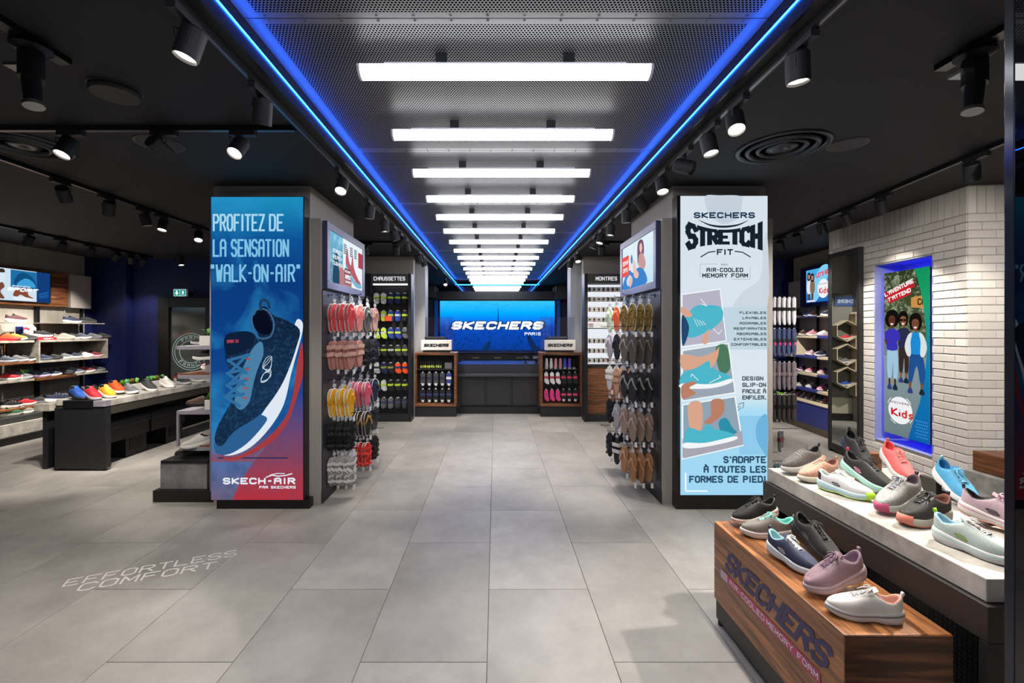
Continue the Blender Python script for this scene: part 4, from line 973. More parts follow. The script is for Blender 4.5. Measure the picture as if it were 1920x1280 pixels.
        # tongue, laces
        if s.style in ('lace', 'cup', 'knit'):
            xs = [.345, .38, .43, .50, .56, .62] if s.style != 'knit' else [.33, .37, .42]
            mb = MB(); rr = []
            for j, x in enumerate(xs):
                z = s.ridge(max(x, .4))+.003+(.014 if j == 0 else .008 if j == 1 else 0)+(.012 if s.style == 'knit' and j == 0 else 0)
                wd = .019 if s.style != 'knit' else .016
                rr.append([Vector((.28*x, y_, z-abs(y_)/wd*.007+.001)) for y_ in (-wd, -wd*.5, 0, wd*.5, wd)])
            mb.ring_loft(rr, False, False, False)
            mb.ring_loft([[p-Vector((0, 0, .004)) for p in q] for q in rr], False, False, False)
            fin(mb, 'tongue', up)
        if lace is not None:
            r_ = .0029 if s.hi else .003; nn = 5 if s.hi else 3
            xs = [.405+.235*j/(nn-1+(.0)) for j in range(nn)]
            if s.style == 'knit': xs = [.43, .48, .53, .58]; r_ = .0014
            mb = MB(); wd = .019
            def lp(x, y_): return Vector((.28*x, y_, s.ridge(x)+.0055-(abs(y_)/.02)**2*.011))
            for j, x in enumerate(xs):
                mb.tube([lp(x-.004*abs(q-2), wd*(q-2)/2*(1-.2*j/nn)) for q in range(5)], r_, 5 if s.hi else 4)
                if j and s.hi and s.style != 'knit':
                    for sg in (-1, 1): mb.tube([lp(lerp(xs[j-1], x, q/3), wd*.9*sg*(1-2*q/3)) for q in range(4)], r_*.9, 5)
            if s.hi and s.style != 'knit':
                c_ = lp(.40, 0)+Vector((0, 0, .004))
                for sg in (-1, 1):
                    mb.tube([c_, c_+Vector((.006, sg*.012, .007)), c_+Vector((.016, sg*.024, .002)), c_+Vector((.020, sg*.021, -.004)), c_+Vector((.012, sg*.010, -.001)), c_], r_, 5)
                    mb.tube([c_, c_+Vector((.012, sg*.008, .002)), c_+Vector((.030, sg*.015, -.006)), c_+Vector((.044, sg*.020, -.017))], r_*.85, 5)
            fin(mb, 'laces', lace)
        if s.hi and s.style != 'knit':
            mb = MB()
            for sg in (-1, 1):
                rr = []
                for x in (.405, .46, .52, .58, .64, .67):
                    w0 = .013 if x < .66 else .002
                    def onu(yy):
                        best = None
                        for q in range(60, 101):
                            p = s.up(min(1, max(0, (x-.028)/.872)), sg, q/100)
                            if best is None or abs(abs(p.y)-yy) < abs(abs(best.y)-yy): best = p
                        return Vector((.28*x, sg*yy, best.z+.0022))
                    rr.append([onu(w0), onu(w0+.006)+Vector((0, 0, .0006)), onu(w0+.012)])
                mb.ring_loft(rr, False, False, False)
            hx_ = up.name.split('_')[1][:6]; fin(mb, 'eyestay', mat(''.join('%02x' % int(int(hx_[q:q+2], 16)*.74) for q in (0, 2, 4)), .5))
        # pull tab
        if tab is not None:
            z = .108+s.high
            mb = MB(); pr2 = [(.010, z-.008), (.002, z+.006), (.001, z+.016), (.007, z+.018), (.010, z+.010), (.012, z-.004)]
            mb.ring_loft([[Vector((a, y_, b_)) for a, b_ in pr2]+[Vector((a+(.0022 if a < .006 else -.002), y_, b_-.0018)) for a, b_ in reversed(pr2)] for y_ in (-.006, .006)])
            fin(mb, 'pull_tab', tab)
        if logo is not None and s.hi:
            for sg in (-1, 1):
                mb = MB()
                text(mb, 'S', (0, 0, 0), (1, 0, 0), (0, 0, 1), 0, 1, 1.0, 1.3)
                def onup(u, v_):
                    # picture x runs towards the heel on one flank
                    x = .40+(.5-u if sg > 0 else u-.5)*.11-(v_-.5)*.05; zz = .055+(v_-.5)*.018
                    b_ = s.base(x, sg); T = s.top(x, sg); q = min(.98, max(0, (zz-b_.z)/(T.z-b_.z))); q = q**(1/.88); h_ = (1-math.sqrt(1-q*q))**1.2
                    xx = x
                    for _ in range(3):
                        b_ = s.base(xx, sg); T = s.top(xx, sg); px2 = lerp(b_.x, T.x, h_); xx += (x*.28-px2)/.28
                    b_ = s.base(xx, sg); T = s.top(xx, sg)
                    return Vector((x*.28, lerp(b_.y, T.y, h_)+sg*.0012, zz))
                mb.v = [tuple(onup(v[0], v[2])) for v in mb.v]
                fin(mb, 'side_emblem', logo, smooth=False)
        if accent is not None:
            mb = MB()       # heel counter patch
            ii = [(i, s.up(X[i], SG[i], 0)) for i in range(N) if X[i] < .14]; ii = sorted([i for i, _ in ii], key=lambda i: (i+N//2) % N)
            mb.ring_loft([[s.up(X[i], SG[i], t) + Vector((-.0012, SG[i]*.001, 0)) for i in ii] for t in (.02, .25, .5, .75)], False, False, False); fin(mb, 'heel_patch', accent)
        return r
def place(o, x, y, z, yaw, pitch=0, roll=0):
    """heel at x, y, z; toe towards yaw (degrees, 0 = +x); positive pitch lowers the toe"""
    o.location = (x, y, z); o.rotation_mode = 'XYZ'
    o.rotation_euler = (Matrix.Rotation(math.radians(yaw), 4, 'Z') @ Matrix.Rotation(math.radians(pitch), 4, 'Y') @ Matrix.Rotation(math.radians(roll), 4, 'X')).to_euler()
def from_to(o, heel, toe, L):
    """put the heel point and aim the toe; the shoe keeps its length"""
    d = Vector(toe)-Vector(heel); yaw = math.degrees(math.atan2(d.y, d.x)); pitch = math.degrees(math.asin(max(-1, min(1, -d.z/L))))
    place(o, heel[0], heel[1], heel[2], yaw, pitch)
K = lambda c, c2=None, s=1.0: mat(c, .75, kind='knit', col2=c2, scale=s)
KB = lambda c, c2=None: mat(c, .8, kind='knitbig', col2=c2)
Sm = lambda c, r=.5: mat(c, r)

# ---- concrete shoe table and the walnut box in front of it
tb = empty('display_table', (2.0, 2.1, 0), label='long concrete-topped display table full of women\'s trainers', cat='table')
B('concrete_top', mat('cfc9bd', .6, kind='concrete'), tb, (1.617, 1.49, .672, 2.42, 2.69, .75), bevel=.003)
B('steel_beam', mat('3a3632', .45, .3), tb, (1.60, 1.47, .55, 2.42, 2.71, .669), bevel=.003)
B('end_panel', mat('2a2828', .45, .2), tb, (1.60, 1.47, .0, 2.42, 1.50, .55), bevel=.003)
B('end_panel', mat('2a2828', .45, .2), tb, (1.60, 2.68, .0, 2.42, 2.71, .55), bevel=.003)
B('perforated_apron', mat('4a4a4c', .4, .3, kind='mesh', col2='0a0a0b', scale=.8), tb, (1.98, 1.5, .05, 1.985, 2.68, .55))
bx = empty('display_box', (1.36, 1.98, 0), label='walnut display box with purple lettering beside the concrete table', cat='display box')
B('walnut_case', mat('b87a48', .33, kind='wood', col2='5c361c'), bx, (1.178, 1.53, .13, 1.545, 2.44, .54), bevel=.003)
B('end_board', mat('7a4a2c', .35, kind='woodh', col2='3f2414'), bx, (1.179, 1.5275, .131, 1.544, 1.5295, .537)); B('dark_plinth', mat('33302e', .5), bx, (1.185, 1.54, .03, 1.54, 2.43, .129)); 
for y_ in (1.56, 2.41): MB().cyl((1.20, y_, 0), (1.20, y_, .03), .014, n=10).build('foot', m_black, bx)
B('rear_tray', mat('7a4a2a', .35, kind='wood', col2='3a2112'), bx, (1.548, 1.62, .44, 1.597, 2.44, .47))
A = Canvas((1.177, 2.40, .52), (0, -1, 0), (0, 0, 1), 0, 0, 80, 38, .80, .38, bx)
A.text('SKECHERS', mat('36305a', .5), 8, 77, 17, 6.5, 1.3, shear=.5, gap=.9)
A.rects('pink_band', mat('c2476e', .45), (4, 19.2, 76, 23.4)); A.text('AIR-COOLED', mat('e9e4e4', .5), 13, 42, 22.6, 20.1, 1.15, gap=1.2); A.text('MEMORY FOAM', mat('e9e4e4', .5), 44, 75, 22.6, 20.1, 1.15, gap=1.2)
A.rects('pale_band_end', mat('c9aebb', .5), (4, 19.2, 11, 23.4))
def stand(x, y, z0, h_, lab, yaw=0):
    r = empty('shoe_stand', (x, y, z0), math.radians(yaw), lab, 'shoe stand', 'clear shoe stands'); g_ = glass('stand_acrylic', (.82, .86, .88), refl=.16)
    MB().box(-.045, -.03, 0, .045, .03, .003).build('base', g_, r, world=False); MB().box(-.004, -.02, .003, .0, .02, h_).build('upright', g_, r, world=False)
def block(x, y, w_, d_, h_, lab, m=None, z0=.75, yaw=0):
    r = tag(MB().box(-w_/2, -d_/2, 0, w_/2, d_/2, h_).build('riser_block', m or mat('231f1d', .5), None, bevel=.002), lab, 'riser'); r.location = (x, y, z0); r.rotation_euler = (0, 0, math.radians(yaw)); return r
FG = []
def fg(lab, h_at, t_at, L=.26, **k):
    st = {q: k.pop(q) for q in ('sole_h', 'style', 'high') if q in k}
    sh = Shoe(L, True, st.get('sole_h', 1.0), st.get('style', 'lace'), st.get('high', 0)); o = sh.build(**k); from_to(o, h_at, t_at, L); tag(o, lab, 'shoe'); FG.append(o); return o
zt_, zs = .541, .751
# on the walnut box
fg('white leather trainer with a grey sole line, alone at the box\'s front corner', (1.435, 1.59, zt_), (1.20, 1.655, zt_), .24, up=Sm('d9d3c8', .45), sole=Sm('c9c6c2'), lin=Sm('d8a592', .8), lace=Sm('dcd6d2'), tab=Sm('e2ddd6'), stripe=mat('8f8a86', .3, .5))
fg('mauve mesh trainer propped on a clear stand, behind the white leather one', (1.46, 1.785, zt_+.062), (1.20, 1.76, zt_+.004), .262, up=K('a88790'), sole=Sm('b9a2a4'), lin=Sm('8d7480', .8), lace=Sm('7d5f70'), tab=Sm('8d7682'), stripe=Sm('9c8288'))
fg('navy mesh trainer with white laces and pale blue lining', (1.262, 2.10, zt_+.016), (1.33, 1.87, zt_), .25, up=K('39405c'), sole=Sm('dfe3e4'), lin=Sm('9fd0d4', .8), lace=Sm('e8ece8'), tab=Sm('3a4560'), stripe=Sm('9fcfd6'), logo=Sm('c9d0dc'))
fg('all-black trainer with raised heel between the navy shoe and the concrete table', (1.425, 2.17, zt_+.075), (1.455, 1.93, zt_+.003), .265, up=K('2b2b2a'), sole=Sm('141414'), lin=Sm('0e0e0e'), lace=Sm('1a1a1a'), logo=Sm('77756f'), stripe=mat('2c2c2c', .15), sole_h=1.15)
fg('taupe trainer with mint laces and mint lining', (1.475, 2.225, zt_+.008), (1.235, 2.275, zt_), .25, up=K('8b857b'), sole=Sm('dad4cc'), lin=Sm('7fd0c0', .8), lace=Sm('8fdccb'), tab=Sm('77726c'), stripe=Sm('a8a39a'))
fg('black trainer with a rose gold sole line at the box\'s far end', (1.50, 2.40, zt_+.045), (1.255, 2.385, zt_+.003), .255, up=K('1d1b1c'), sole=Sm('d8c6bc'), lin=Sm('121112'), lace=Sm('1b191a'), tab=Sm('2a2828'), stripe=mat('b98068', .3, .4))
stand(1.42, 1.78, zt_, .05, 'clear acrylic stand under the mauve trainer')
stand(1.43, 2.12, zt_, .06, 'clear acrylic stand under the all-black trainer', 90)
stand(1.44, 2.392, zt_, .035, 'clear acrylic stand under the rose gold line trainer')
# on the concrete table
fg('charcoal knit slip-on trainer at the table\'s far corner', (1.885, 2.605, zs+.055), (1.645, 2.575, zs+.004), .26, up=KB('3b3a3b', '7b7672'), sole=Sm('d5d3cf'), lin=Sm('151312'), lace=Sm('d8d2c8'), tab=Sm('242222'), style='knit')
fg('rose gold knit slip-on trainer in front of the charcoal one', (1.875, 2.475, zs+.018), (1.635, 2.435, zs), .25, up=KB('d8ab95', 'a8705c'), sole=Sm('eadfce'), lin=Sm('7a4c3c', .8), lace=Sm('4a3530'), tab=Sm('c08a74'), style='knit')
fg('white trainer with a lime toe and pale blue sole', (1.675, 2.355, zs+.006), (1.79, 2.155, zs), .24, up=Sm('e9e7e6', .6), sole=Sm('cfe8e8'), lin=Sm('c9d4cf', .8), lace=Sm('f0eeea'), toe=Sm('b7ea3c'), stripe=Sm('bfe0ea'), out=Sm('b9e06a'), accent=Sm('2b2d33'), logo=Sm('33353c'))
fg('black trainer with a pink emblem, mint sole and loose black laces', (1.868, 2.45, zs+.078), (1.925, 2.212, zs+.003), .27, up=K('262624', '1a1a18'), sole=Sm('bfe8d8'), lin=Sm('141212'), lace=Sm('181716'), tab=Sm('e23a5c'), stripe=Sm('8fd6bf'), logo=Sm('e89ab4'))
fg('black and navy trainer standing steeply at the far edge, before the mirror', (2.14, 2.79, zs+.14), (2.12, 2.60, zs+.005), .255, up=K('232226'), sole=Sm('242a3c'), lin=Sm('0f0f12'), lace=Sm('151416'), tab=Sm('1c1c1e'), stripe=Sm('2a2f45'))
fg('coral pink trainer with white sole, leaning on a brown riser', (2.205, 2.585, zs+.115), (2.165, 2.37, zs+.004), .25, up=K('ff7f7c', 'e8605f'), sole=Sm('efe9e6'), lin=Sm('ff5a58', .8), lace=Sm('ff9590'), tab=Sm('ff8a86'))
fg('grey heathered trainer with a pink toe and pink-edged laces', (1.955, 2.08, zs+.055), (1.69, 2.01, zs+.002), .27, up=KB('c6c4be', '85837e'), sole=Sm('dcdbd2'), lin=Sm('54444a', .8), lace=Sm('8e8f95'), tab=Sm('3a2c30'), toe=Sm('c9527c'), out=Sm('c4587c'), stripe=Sm('c9d2c4'))
fg('black sparkly trainer with a coral toe', (1.955, 1.95, zs+.006), (1.69, 1.895, zs), .268, up=KB('1d1b19', '3b3733'), sole=Sm('d3cdbd'), lin=Sm('6e4034', .8), lace=Sm('161414'), toe=Sm('f58d78'), out=Sm('f2917d'), tab=Sm('1a1818'))
fg('sky blue mesh trainer with white sole, leaning on a black riser', (2.20, 2.27, zs+.10), (2.165, 2.07, zs+.004), .25, up=K('63b4dc', '3f92bf'), sole=Sm('eceeee'), lin=Sm('2f7fb0', .8), lace=Sm('6fbfe4'), tab=Sm('a8dcf0'))
fg('mint white knit trainer with a lime tab and green emblem', (1.725, 1.785, zs+.002), (1.80, 1.53, zs), .262, up=K('d3ddd6', 'a9b8b0'), sole=Sm('e2e0dc'), lin=Sm('9cc6d6', .8), lace=Sm('e6dcd8'), tab=Sm('b8f04a'), stripe=Sm('b5d9c9'), logo=Sm('93a83e'))
fg('pale pink knit trainer with a dark emblem, cut off by the black post', (2.005, 1.965, zs+.035), (2.13, 1.735, zs+.003), .275, up=K('d6bac2', 'b598a4'), sole=Sm('e9dfd6'), lin=Sm('1c1416'), lace=Sm('dcb4bc'), tab=Sm('1e1a1a'), stripe=Sm('caa0b8'), logo=Sm('3a3036'), out=Sm('e0a088'))
block(2.185, 2.655, .12, .05, .10, 'brown riser block behind the coral trainer', m_walnut); block(2.185, 2.275, .03, .09, .08, 'thin black riser beside the sky blue trainer')
block(2.12, 2.67, .05, .02, .13, 'narrow black riser under the steep black and navy trainer', yaw=0)
block(1.945, 2.40, .03, .07, .055, 'small brown riser beneath the pink-emblem trainer', m_walnut); stand(1.90, 2.09, zs, .045, 'clear acrylic stand under the grey heathered trainer')
block(2.10, 1.93, .05, .05, .035, 'low black riser under the pale pink trainer'); stand(1.82, 2.595, zs, .04, 'clear acrylic stand under the charcoal slip-on')
block(2.28, 2.15, .16, .24, .03, 'flat black riser plate next to the sky blue trainer')
block(2.36, 1.95, .1, .1, .06, 'brown wooden riser block near the shopfront post', m_walnut)
# second table further back with a wooden riser, only its corner in view
t3 = empty('display_plinth', (3.9, 3.2, 0), label='concrete display plinth by the short brick return wall', cat='plinth')
B('concrete_block', m_conc, t3, (3.86, 3.35, .0, 4.4, 3.78, .42), bevel=.003); B('walnut_block', m_walnut, t3, (3.92, 3.42, .421, 4.3, 3.72, .58), bevel=.003)

# ================================================================== SMALLER SHOES FOR SHELVES AND TABLES
PRO = {}
def proto(style, high=0):
    if (style, high) in PRO: return PRO[(style, high)]
    o = Shoe(.27, False, 1.0, style, high).build(Sm('888888'), Sm('eeeeee'), Sm('151515'), Sm('999999') if style != 'slip' else None, name='trainer')
    PRO[(style, high)] = o; return o
CN = {'black': '1c1b1c', 'navy': '232c4a', 'grey': '6f7074', 'charcoal': '3c3c40', 'white': 'dcd9d4', 'red': 'c8202c', 'yellow': 'eca820', 'orange': 'ee5a22', 'maroon': '4a2226',
      'blue': '1f50a8', 'beige': 'a39e92', 'slate': '4c5666', 'pink': 'e08aa6', 'rose': 'd8a8b4', 'purple': '6a3f7c', 'green': '3a6a4a', 'brown': '5c4436', 'burgundy': '7a1c2c', 'lilac': 'b8a8cc', 'teal': '2f7f86', 'silver': 'a8a8ac'}
def shoe(x, y, z, yaw, col, sole, lab, group, s=1.0, pitch=0, style='lace', parent=None, lace=None, name=None):
    lo_ = {'black': '0c0c0c'}
    m = {'upper': K(CN[col]) if style != 'knit' else KB(CN[col]), 'tongue': Sm(CN[col]), 'sole': Sm(CN[sole]), 'laces': Sm(CN[lace or ('white' if (hash(lab) % 3 == 0 and col != 'white') else col)]), 'lining': Sm('121214')}
    c_ = copy_tree(proto(style), None, m)
    if name: c_.name = name
    place(c_, x, y, z, yaw, pitch); c_.scale = (s, s, s); tag(c_, lab, 'shoe', group); return c_
random.seed(3)
# ---- sports wall
sw = empty('shoe_shelving', (-7.0, 6.8, 0), label='concrete and walnut shoe shelving under the sports screen', cat='shelving')
XF = -6.78; XW = -7.245
def shelf(z, y0, y1, m, th=.03, parent=sw, name='shelf', xf=XF):
    return B(name, m, parent, (XW, y0, z-th, xf, y1, z-.0005), bevel=.002)
for y_ in (5.2, 5.26, 6.45, 6.51, 7.12, 7.15, 7.90): B('upright', m_dark, sw, (XW+.001, y_-.012, .2, XW+.04, y_+.012, 1.93))
shelf(1.68, 5.9, 6.62, m_shelf, .012); shelf(1.68, 7.10, 7.86, m_shelf, .012)
shelf(1.415, 4.2, 6.66, m_shelf); shelf(1.106, 4.2, 6.66, m_walnuth); shelf(.854, 4.2, 6.66, m_shelf); shelf(.46, 4.2, 6.75, m_walnuth)
B('walnut_back', m_walnuth, sw, (XW, 6.66, 1.10, XW+.02, 7.4, 1.385))
fb = B('frame_box', m_shelf, sw, (XW, 6.70, 1.385, XF+.02, 7.90, 1.4145), (XW, 6.70, 1.08, XF+.02, 7.90, 1.1055), (XW, 6.70, 1.1055, XF+.02, 6.725, 1.385), (XW, 7.875, 1.1055, XF+.02, 7.90, 1.385))
shelf(.854, 6.70, 7.33, m_walnuth, .04); shelf(.854, 7.335, 7.92, m_shelf, .025); shelf(.46, 6.76, 7.92, m_shelf, .025)
B('base_plinth', m_conc, sw, (XW, 4.2, 0.10, -6.66, 7.75, .27), bevel=.003); B('base_box', mat('3a3a3a', .5), sw, (XW, 4.2, .271, -6.70, 6.78, .355), bevel=.003); B('kick_board', m_dark, sw, (XW, 4.2, 0, -6.62, 7.75, .099))
B('side_panel', m_grey, sw, (XW, 7.60, 1.94, XW+.12, 7.98, 2.50), bevel=.002)
wb = empty('screen_board', (-7.2, 6.3, 1.9), label='walnut board carrying the sports screen', cat='panel'); B('board', m_walnuth, wb, (XW+.002, 5.0, 1.945, XW+.09, 7.585, 2.52), bevel=.003)
ts, A = tv('screen', (XW+.092, 4.95+.05, 1.99), (0, 1, 0), 2.26, .49, 'long lit screen with athletes and the word sport', border=.012, th=.03)
A.u0 = 0; A.ku = (2.26-.024)/160
# canvas width 160 covers Y 5.01..7.25; only the last quarter is in view
A.rects('picture', emit('cfe2ee'), (0, 0, 160, 90)); A.rects('picture', emit('1d6fa8'), (118, 2, 145, 52)); A.rects('picture', emit('123c7a'), (145, 0, 160, 90)); A.rects('picture', emit('8fc4e0'), (70, 0, 104, 90))
A.shape('picture', emit('0f4f80'), [(121, 40), (126, 12), (134, 8), (142, 24), (144, 50), (130, 52)]); A.shape('picture', emit('3da0d8'), [(124, 46), (132, 24), (140, 30), (143, 48)])
A.shape('picture', emit('7a4a38'), [(104, 40), (109, 38), (112, 52), (108, 66), (112, 84), (107, 84), (103, 62)]); A.shape('picture', emit('d8e8f2'), [(104, 14), (110, 12), (113, 30), (108, 42), (102, 40)]); A.shape('picture', emit('3a2a26'), [(107, 4), (111, 3), (112, 12), (107, 13)])
A.shape('picture', emit('8a4a34'), [(124, 56), (134, 56), (136, 72), (141, 80), (136, 82), (128, 72), (124, 78), (120, 74)]); A.shape('picture', emit('e8eef2'), [(121, 80), (131, 78), (141, 82), (140, 87), (122, 87)])
for k in range(4): A.line('picture', emit('2f86d0'), [(147, 66+k*4), (158, 58+k*5)], 1)
A.text('SKECHERS', emit('f4faff'), 119, 137, 50, 46, 1.5, shear=.3); A.text('SPORT', emit('f4faff'), 114, 144, 63, 52, 2.0, shear=.5, gap=.8)
g_ = 'running shoes on the sports wall'
def YX(px, X=-6.93): return 849*-X/(929-px)
rows_ = [
 (1.68, 'top short shelf', [(22, 'maroon', 'white'), (127, 'navy', 'white'), (157, 'black', 'charcoal')]),
 (1.415, 'shelf level with the red display box', [(4, 'orange', 'red'), (16, 'yellow', 'white'), (37, 'black', 'charcoal'), (111, 'beige', 'beige'), (125, 'black', 'white'), (143, 'slate', 'white'), (164, 'grey', 'grey'), (183, 'black', 'black')]),
 (1.106, 'framed box shelf row', [(-2, 'slate', 'silver'), (20, 'grey', 'silver'), (33, 'black', 'white'), (66, 'navy', 'slate'), (86, 'black', 'black'), (107, 'grey', 'white'), (126, 'navy', 'white'), (147, 'white', 'white'), (165, 'burgundy', 'rose')]),
 (.854, 'shelf row with the grass pot', [(4, 'red', 'white'), (27, 'grey', 'silver'), (62, 'navy', 'lilac'), (84, 'navy', 'white'), (110, 'black', 'black'), (128, 'slate', 'silver'), (150, 'burgundy', 'white'), (170, 'charcoal', 'grey')]),
 (.46, 'lowest walnut shelf row', [(12, 'black', 'white'), (38, 'red', 'white'), (65, 'charcoal', 'grey'), (92, 'navy', 'white'), (112, 'slate', 'beige'), (134, 'navy', 'white'), (154, 'beige', 'white')]),
 (.356, 'bottom plinth', [(8, 'green', 'beige'), (32, 'beige', 'white'), (56, 'navy', 'white')])]
for z, rn, L_ in rows_:
    for k, (px, c1_, c2_) in enumerate(L_):
        X = -6.97 if z > .4 else -6.9
        dense = len(L_) > 3 and (abs(px-(L_[k-1][0] if k else 999)) < 26 or abs(px-(L_[k+1][0] if k+1 < len(L_) else 999)) < 26)
        y_ = YX(px, X)-.13
        back = (k % 3 == 1 and z < 1.5)
        yw = (38+random.uniform(-5, 5)) if dense else 74
        if dense: y_ += .05; X -= .06
        shoe(X+.04, y_, z+.001, yw, c1_, c2_, f'{c1_} trainer with {c2_} sole, {ords[k] if k else "first"} along the {rn}', g_, .98 if z > .4 else 1.05, style='slip' if k % 4 == 2 else 'lace')
# red display box on the shelf
ab = empty('display_card', (-6.95, 6.9, 1.415), label='red and white arch support display card under a black trainer', cat='display')
B('red_base', Sm('c4202a'), ab, (-7.12, 6.70, 1.4155, -6.80, 7.02, 1.455), bevel=.003); A = Canvas((-6.799, 6.72, 1.45), (0, 1, 0), (0, 0, 1), 0, 0, 30, 4, .28, .03, ab); A.text('ARCHFIT', Sm('eeeeee'), 10, 26, 3.5, .8, 1.2)
mb = MB(); mb.prism([(-7.13, 6.70, 1.455), (-7.13, 7.02, 1.455), (-7.13, 7.02, 1.60), (-7.13, 6.97, 1.64), (-7.13, 6.76, 1.66), (-7.13, 6.71, 1.66)], (.01, 0, 0)); mb.build('white_back_card', m_white, ab)
A = Canvas((-7.119, 6.72, 1.64), (0, 1, 0), (0, 0, 1), 0, 0, 28, 16, .28, .16, ab); A.shape('red_emblem', Sm('b8242c'), [(9, 5), (14, 3), (20, 5), (19, 8), (14, 6), (10, 8)]); A.text('ARCH', Sm('c4202a'), 9, 20, 14, 11, 1.2)
B('blue_insole', Sm('3c4a9c'), ab, (-7.10, 6.69, 1.455, -6.98, 6.705, 1.62), bevel=.006)
shoe(-6.9, 6.76, 1.456, 84, 'black', 'white', 'black trainer with white sole standing on the red display box', g_)

def succulent(name, x, y, z, w_, d_, h_, lab, kind='rosette', n=4, cat='plant'):
    r = empty(name, (x, y, z), 0, lab, cat)
    B('pot', Sm('d9d6d0', .5), r, (x-w_/2, y-d_/2, z, x+w_/2, y+d_/2, z+h_), bevel=.004)
    B('soil', Sm('4a3d30', .9), r, (x-w_/2+.006, y-d_/2+.006, z+h_, x+w_/2-.006, y+d_/2-.006, z+h_+.004))
    gs = [Sm('5f9c3a', .5), Sm('3f8a4e', .5), Sm('8fc04a', .5), Sm('8a7040', .5)]
    for q in range(n):
        px2 = x+(random.random()-.5)*w_*.75; py2 = y-d_/2+d_*(q+.5)/n; m_ = gs[q % 4]; z0 = z+h_+.003
        mb = MB()
        if kind == 'blade':
            for _ in range(16):
                a = random.random()*2*PI; l = random.uniform(.05, .10); d = Vector((math.cos(a), math.sin(a), 0)); s_ = Vector((-d.y, d.x, 0))*.006
                b_ = Vector((px2, py2, z0)); m1 = b_+d*l*.5+Vector((0, 0, l*.7)); t_ = b_+d*l+Vector((0, 0, l*.75))
                mb.poly([b_-s_, b_+s_, m1+s_*1.2, m1-s_*1.2]); mb.poly([m1-s_*1.2, m1+s_*1.2, t_])
            mb.build('leaves', m_, r)['kind'] = 'stuff'
        elif q % 3 == 1 and kind == 'cactus':
            mb.lathe([(.016, 0), (.022, .02), (.02, .05), (.012, .065), (.001, .07)], (px2, py2, z0), 10).build('cactus_stem', m_, r, smooth=True)
            MB().lathe([(.008, .0), (.013, .012), (.010, .028), (.001, .034)], (px2+.018, py2, z0+.03), 8).build('cactus_arm', m_, r, smooth=True)
        else:
            for ring in range(3):
                for j in range(7):
                    a = 2*PI*j/7+ring*.4; l = .045-ring*.011; e = .012+ring*.014
                    d = Vector((math.cos(a), math.sin(a), 0)); s_ = Vector((-d.y, d.x, 0))*.011; b_ = Vector((px2, py2, z0+.004)); m1 = b_+d*l*.6+Vector((0, 0, e)); t_ = b_+d*l+Vector((0, 0, e+.012+ring*.006))
                    mb.poly([b_, m1+s_, t_]); mb.poly([b_, t_, m1-s_]); mb.poly([b_-Vector((0, 0, .004)), m1-s_-Vector((0, 0, .005)), t_, m1+s_-Vector((0, 0, .005))])
            mb.build('rosette', m_, r)['kind'] = 'stuff'
    return r
succulent('grass_pot', -6.88, YX(43, -6.88), .854, .09, .12, .07, 'small white pot of green grass on the sports wall shelf', 'blade', 2)

# ---- long shoe table with benches
lt = empty('display_table', (-4.65, 6.4, 0), label='long concrete-topped table with black legs before the navy wall', cat='table')
B('concrete_top', m_conc, lt, (-4.95, 5.10, .715, -4.33, 7.9, .785), bevel=.003); B('corner_block', m_dark, lt, (-4.80, 5.02, .70, -4.47, 5.10, .783), bevel=.003); B('corner_block', mat('9a95a0', .5, kind='concrete'), lt, (-4.46, 5.02, .715, -4.33, 5.098, .783), bevel=.003)
B('end_panel', m_black, lt, (-4.90, 5.03, .03, -4.33, 5.10, .70), bevel=.003); B('side_beam', mat('39352f', .5), lt, (-4.36, 5.10, .62, -4.335, 7.9, .714)); B('end_panel', m_black, lt, (-4.90, 7.8, .03, -4.36, 7.88, .70)); B('inner_board', mat('1d1b1a', .5), lt, (-4.93, 5.12, .03, -4.91, 7.8, .70))
for x_ in (-4.88, -4.36): MB().cyl((x_, 5.06, 0), (x_, 5.06, .03), .014, n=8).build('foot', m_black, lt)
for k, (y0, y1) in enumerate(((5.25, 5.92), (5.94, 6.6))):
    r = empty('bench', (-4.65, (y0+y1)/2, 0), label=['black padded bench tucked under the table, closer to its open end', 'black padded bench tucked under the table, with perforated side foot'][k], cat='bench')
    B('seat_pad', mat('15161c', .45), r, (-4.88, y0, .40, -4.50, y1, .49), bevel=.015); B('seat_box', mat('221f1d', .5), r, (-4.86, y0+.01, .24, -4.52, y1-.01, .399), bevel=.003)
    B('foot_block', m_black, r, (-4.84, y1-.36, .0, -4.54, y1-.03, .239), bevel=.003); B('perforated_plate', mat('77777a', .4, .3, kind='mesh', col2='0a0a0b', scale=.8), r, (-4.538, y1-.3, .08, -4.535, y1-.1, .22))
st_ = empty('side_bench', (-5.12, 5.2, 0), label='small grey tray stand at the open end of the long table', cat='stand')
B('tray', m_shelf, st_, (-5.15, 5.05, .66, -4.97, 5.35, .74), bevel=.003); B('upright', m_black, st_, (-5.10, 5.1, 0, -5.05, 5.3, .66))
TT = [(150, 'blue', 'black', -4.70, .045), (178, 'red', 'silver', -4.52, .045), (205, 'yellow', 'white', -4.48, .045), (222, 'orange', 'white', -4.62, .06), (248, 'grey', 'white', -4.47, 0), (283, 'charcoal', 'white', -4.47, .04), (316, 'white', 'white', -4.47, .045), (348, 'charcoal', 'silver', -4.46, 0), (375, 'beige', 'white', -4.46, 0)]
for k, (px, a_, b_, X, dz) in enumerate(TT):
    y_ = 849*-X/(929-px); shoe(X-.15, y_+.04, .786+dz, -22, a_, b_, f'{a_} sports shoe with {b_} sole along the table edge, {ords[k] if k else "first"} from the open end', 'shoes on the long table', 1.05, pitch=12 if dz else 0)
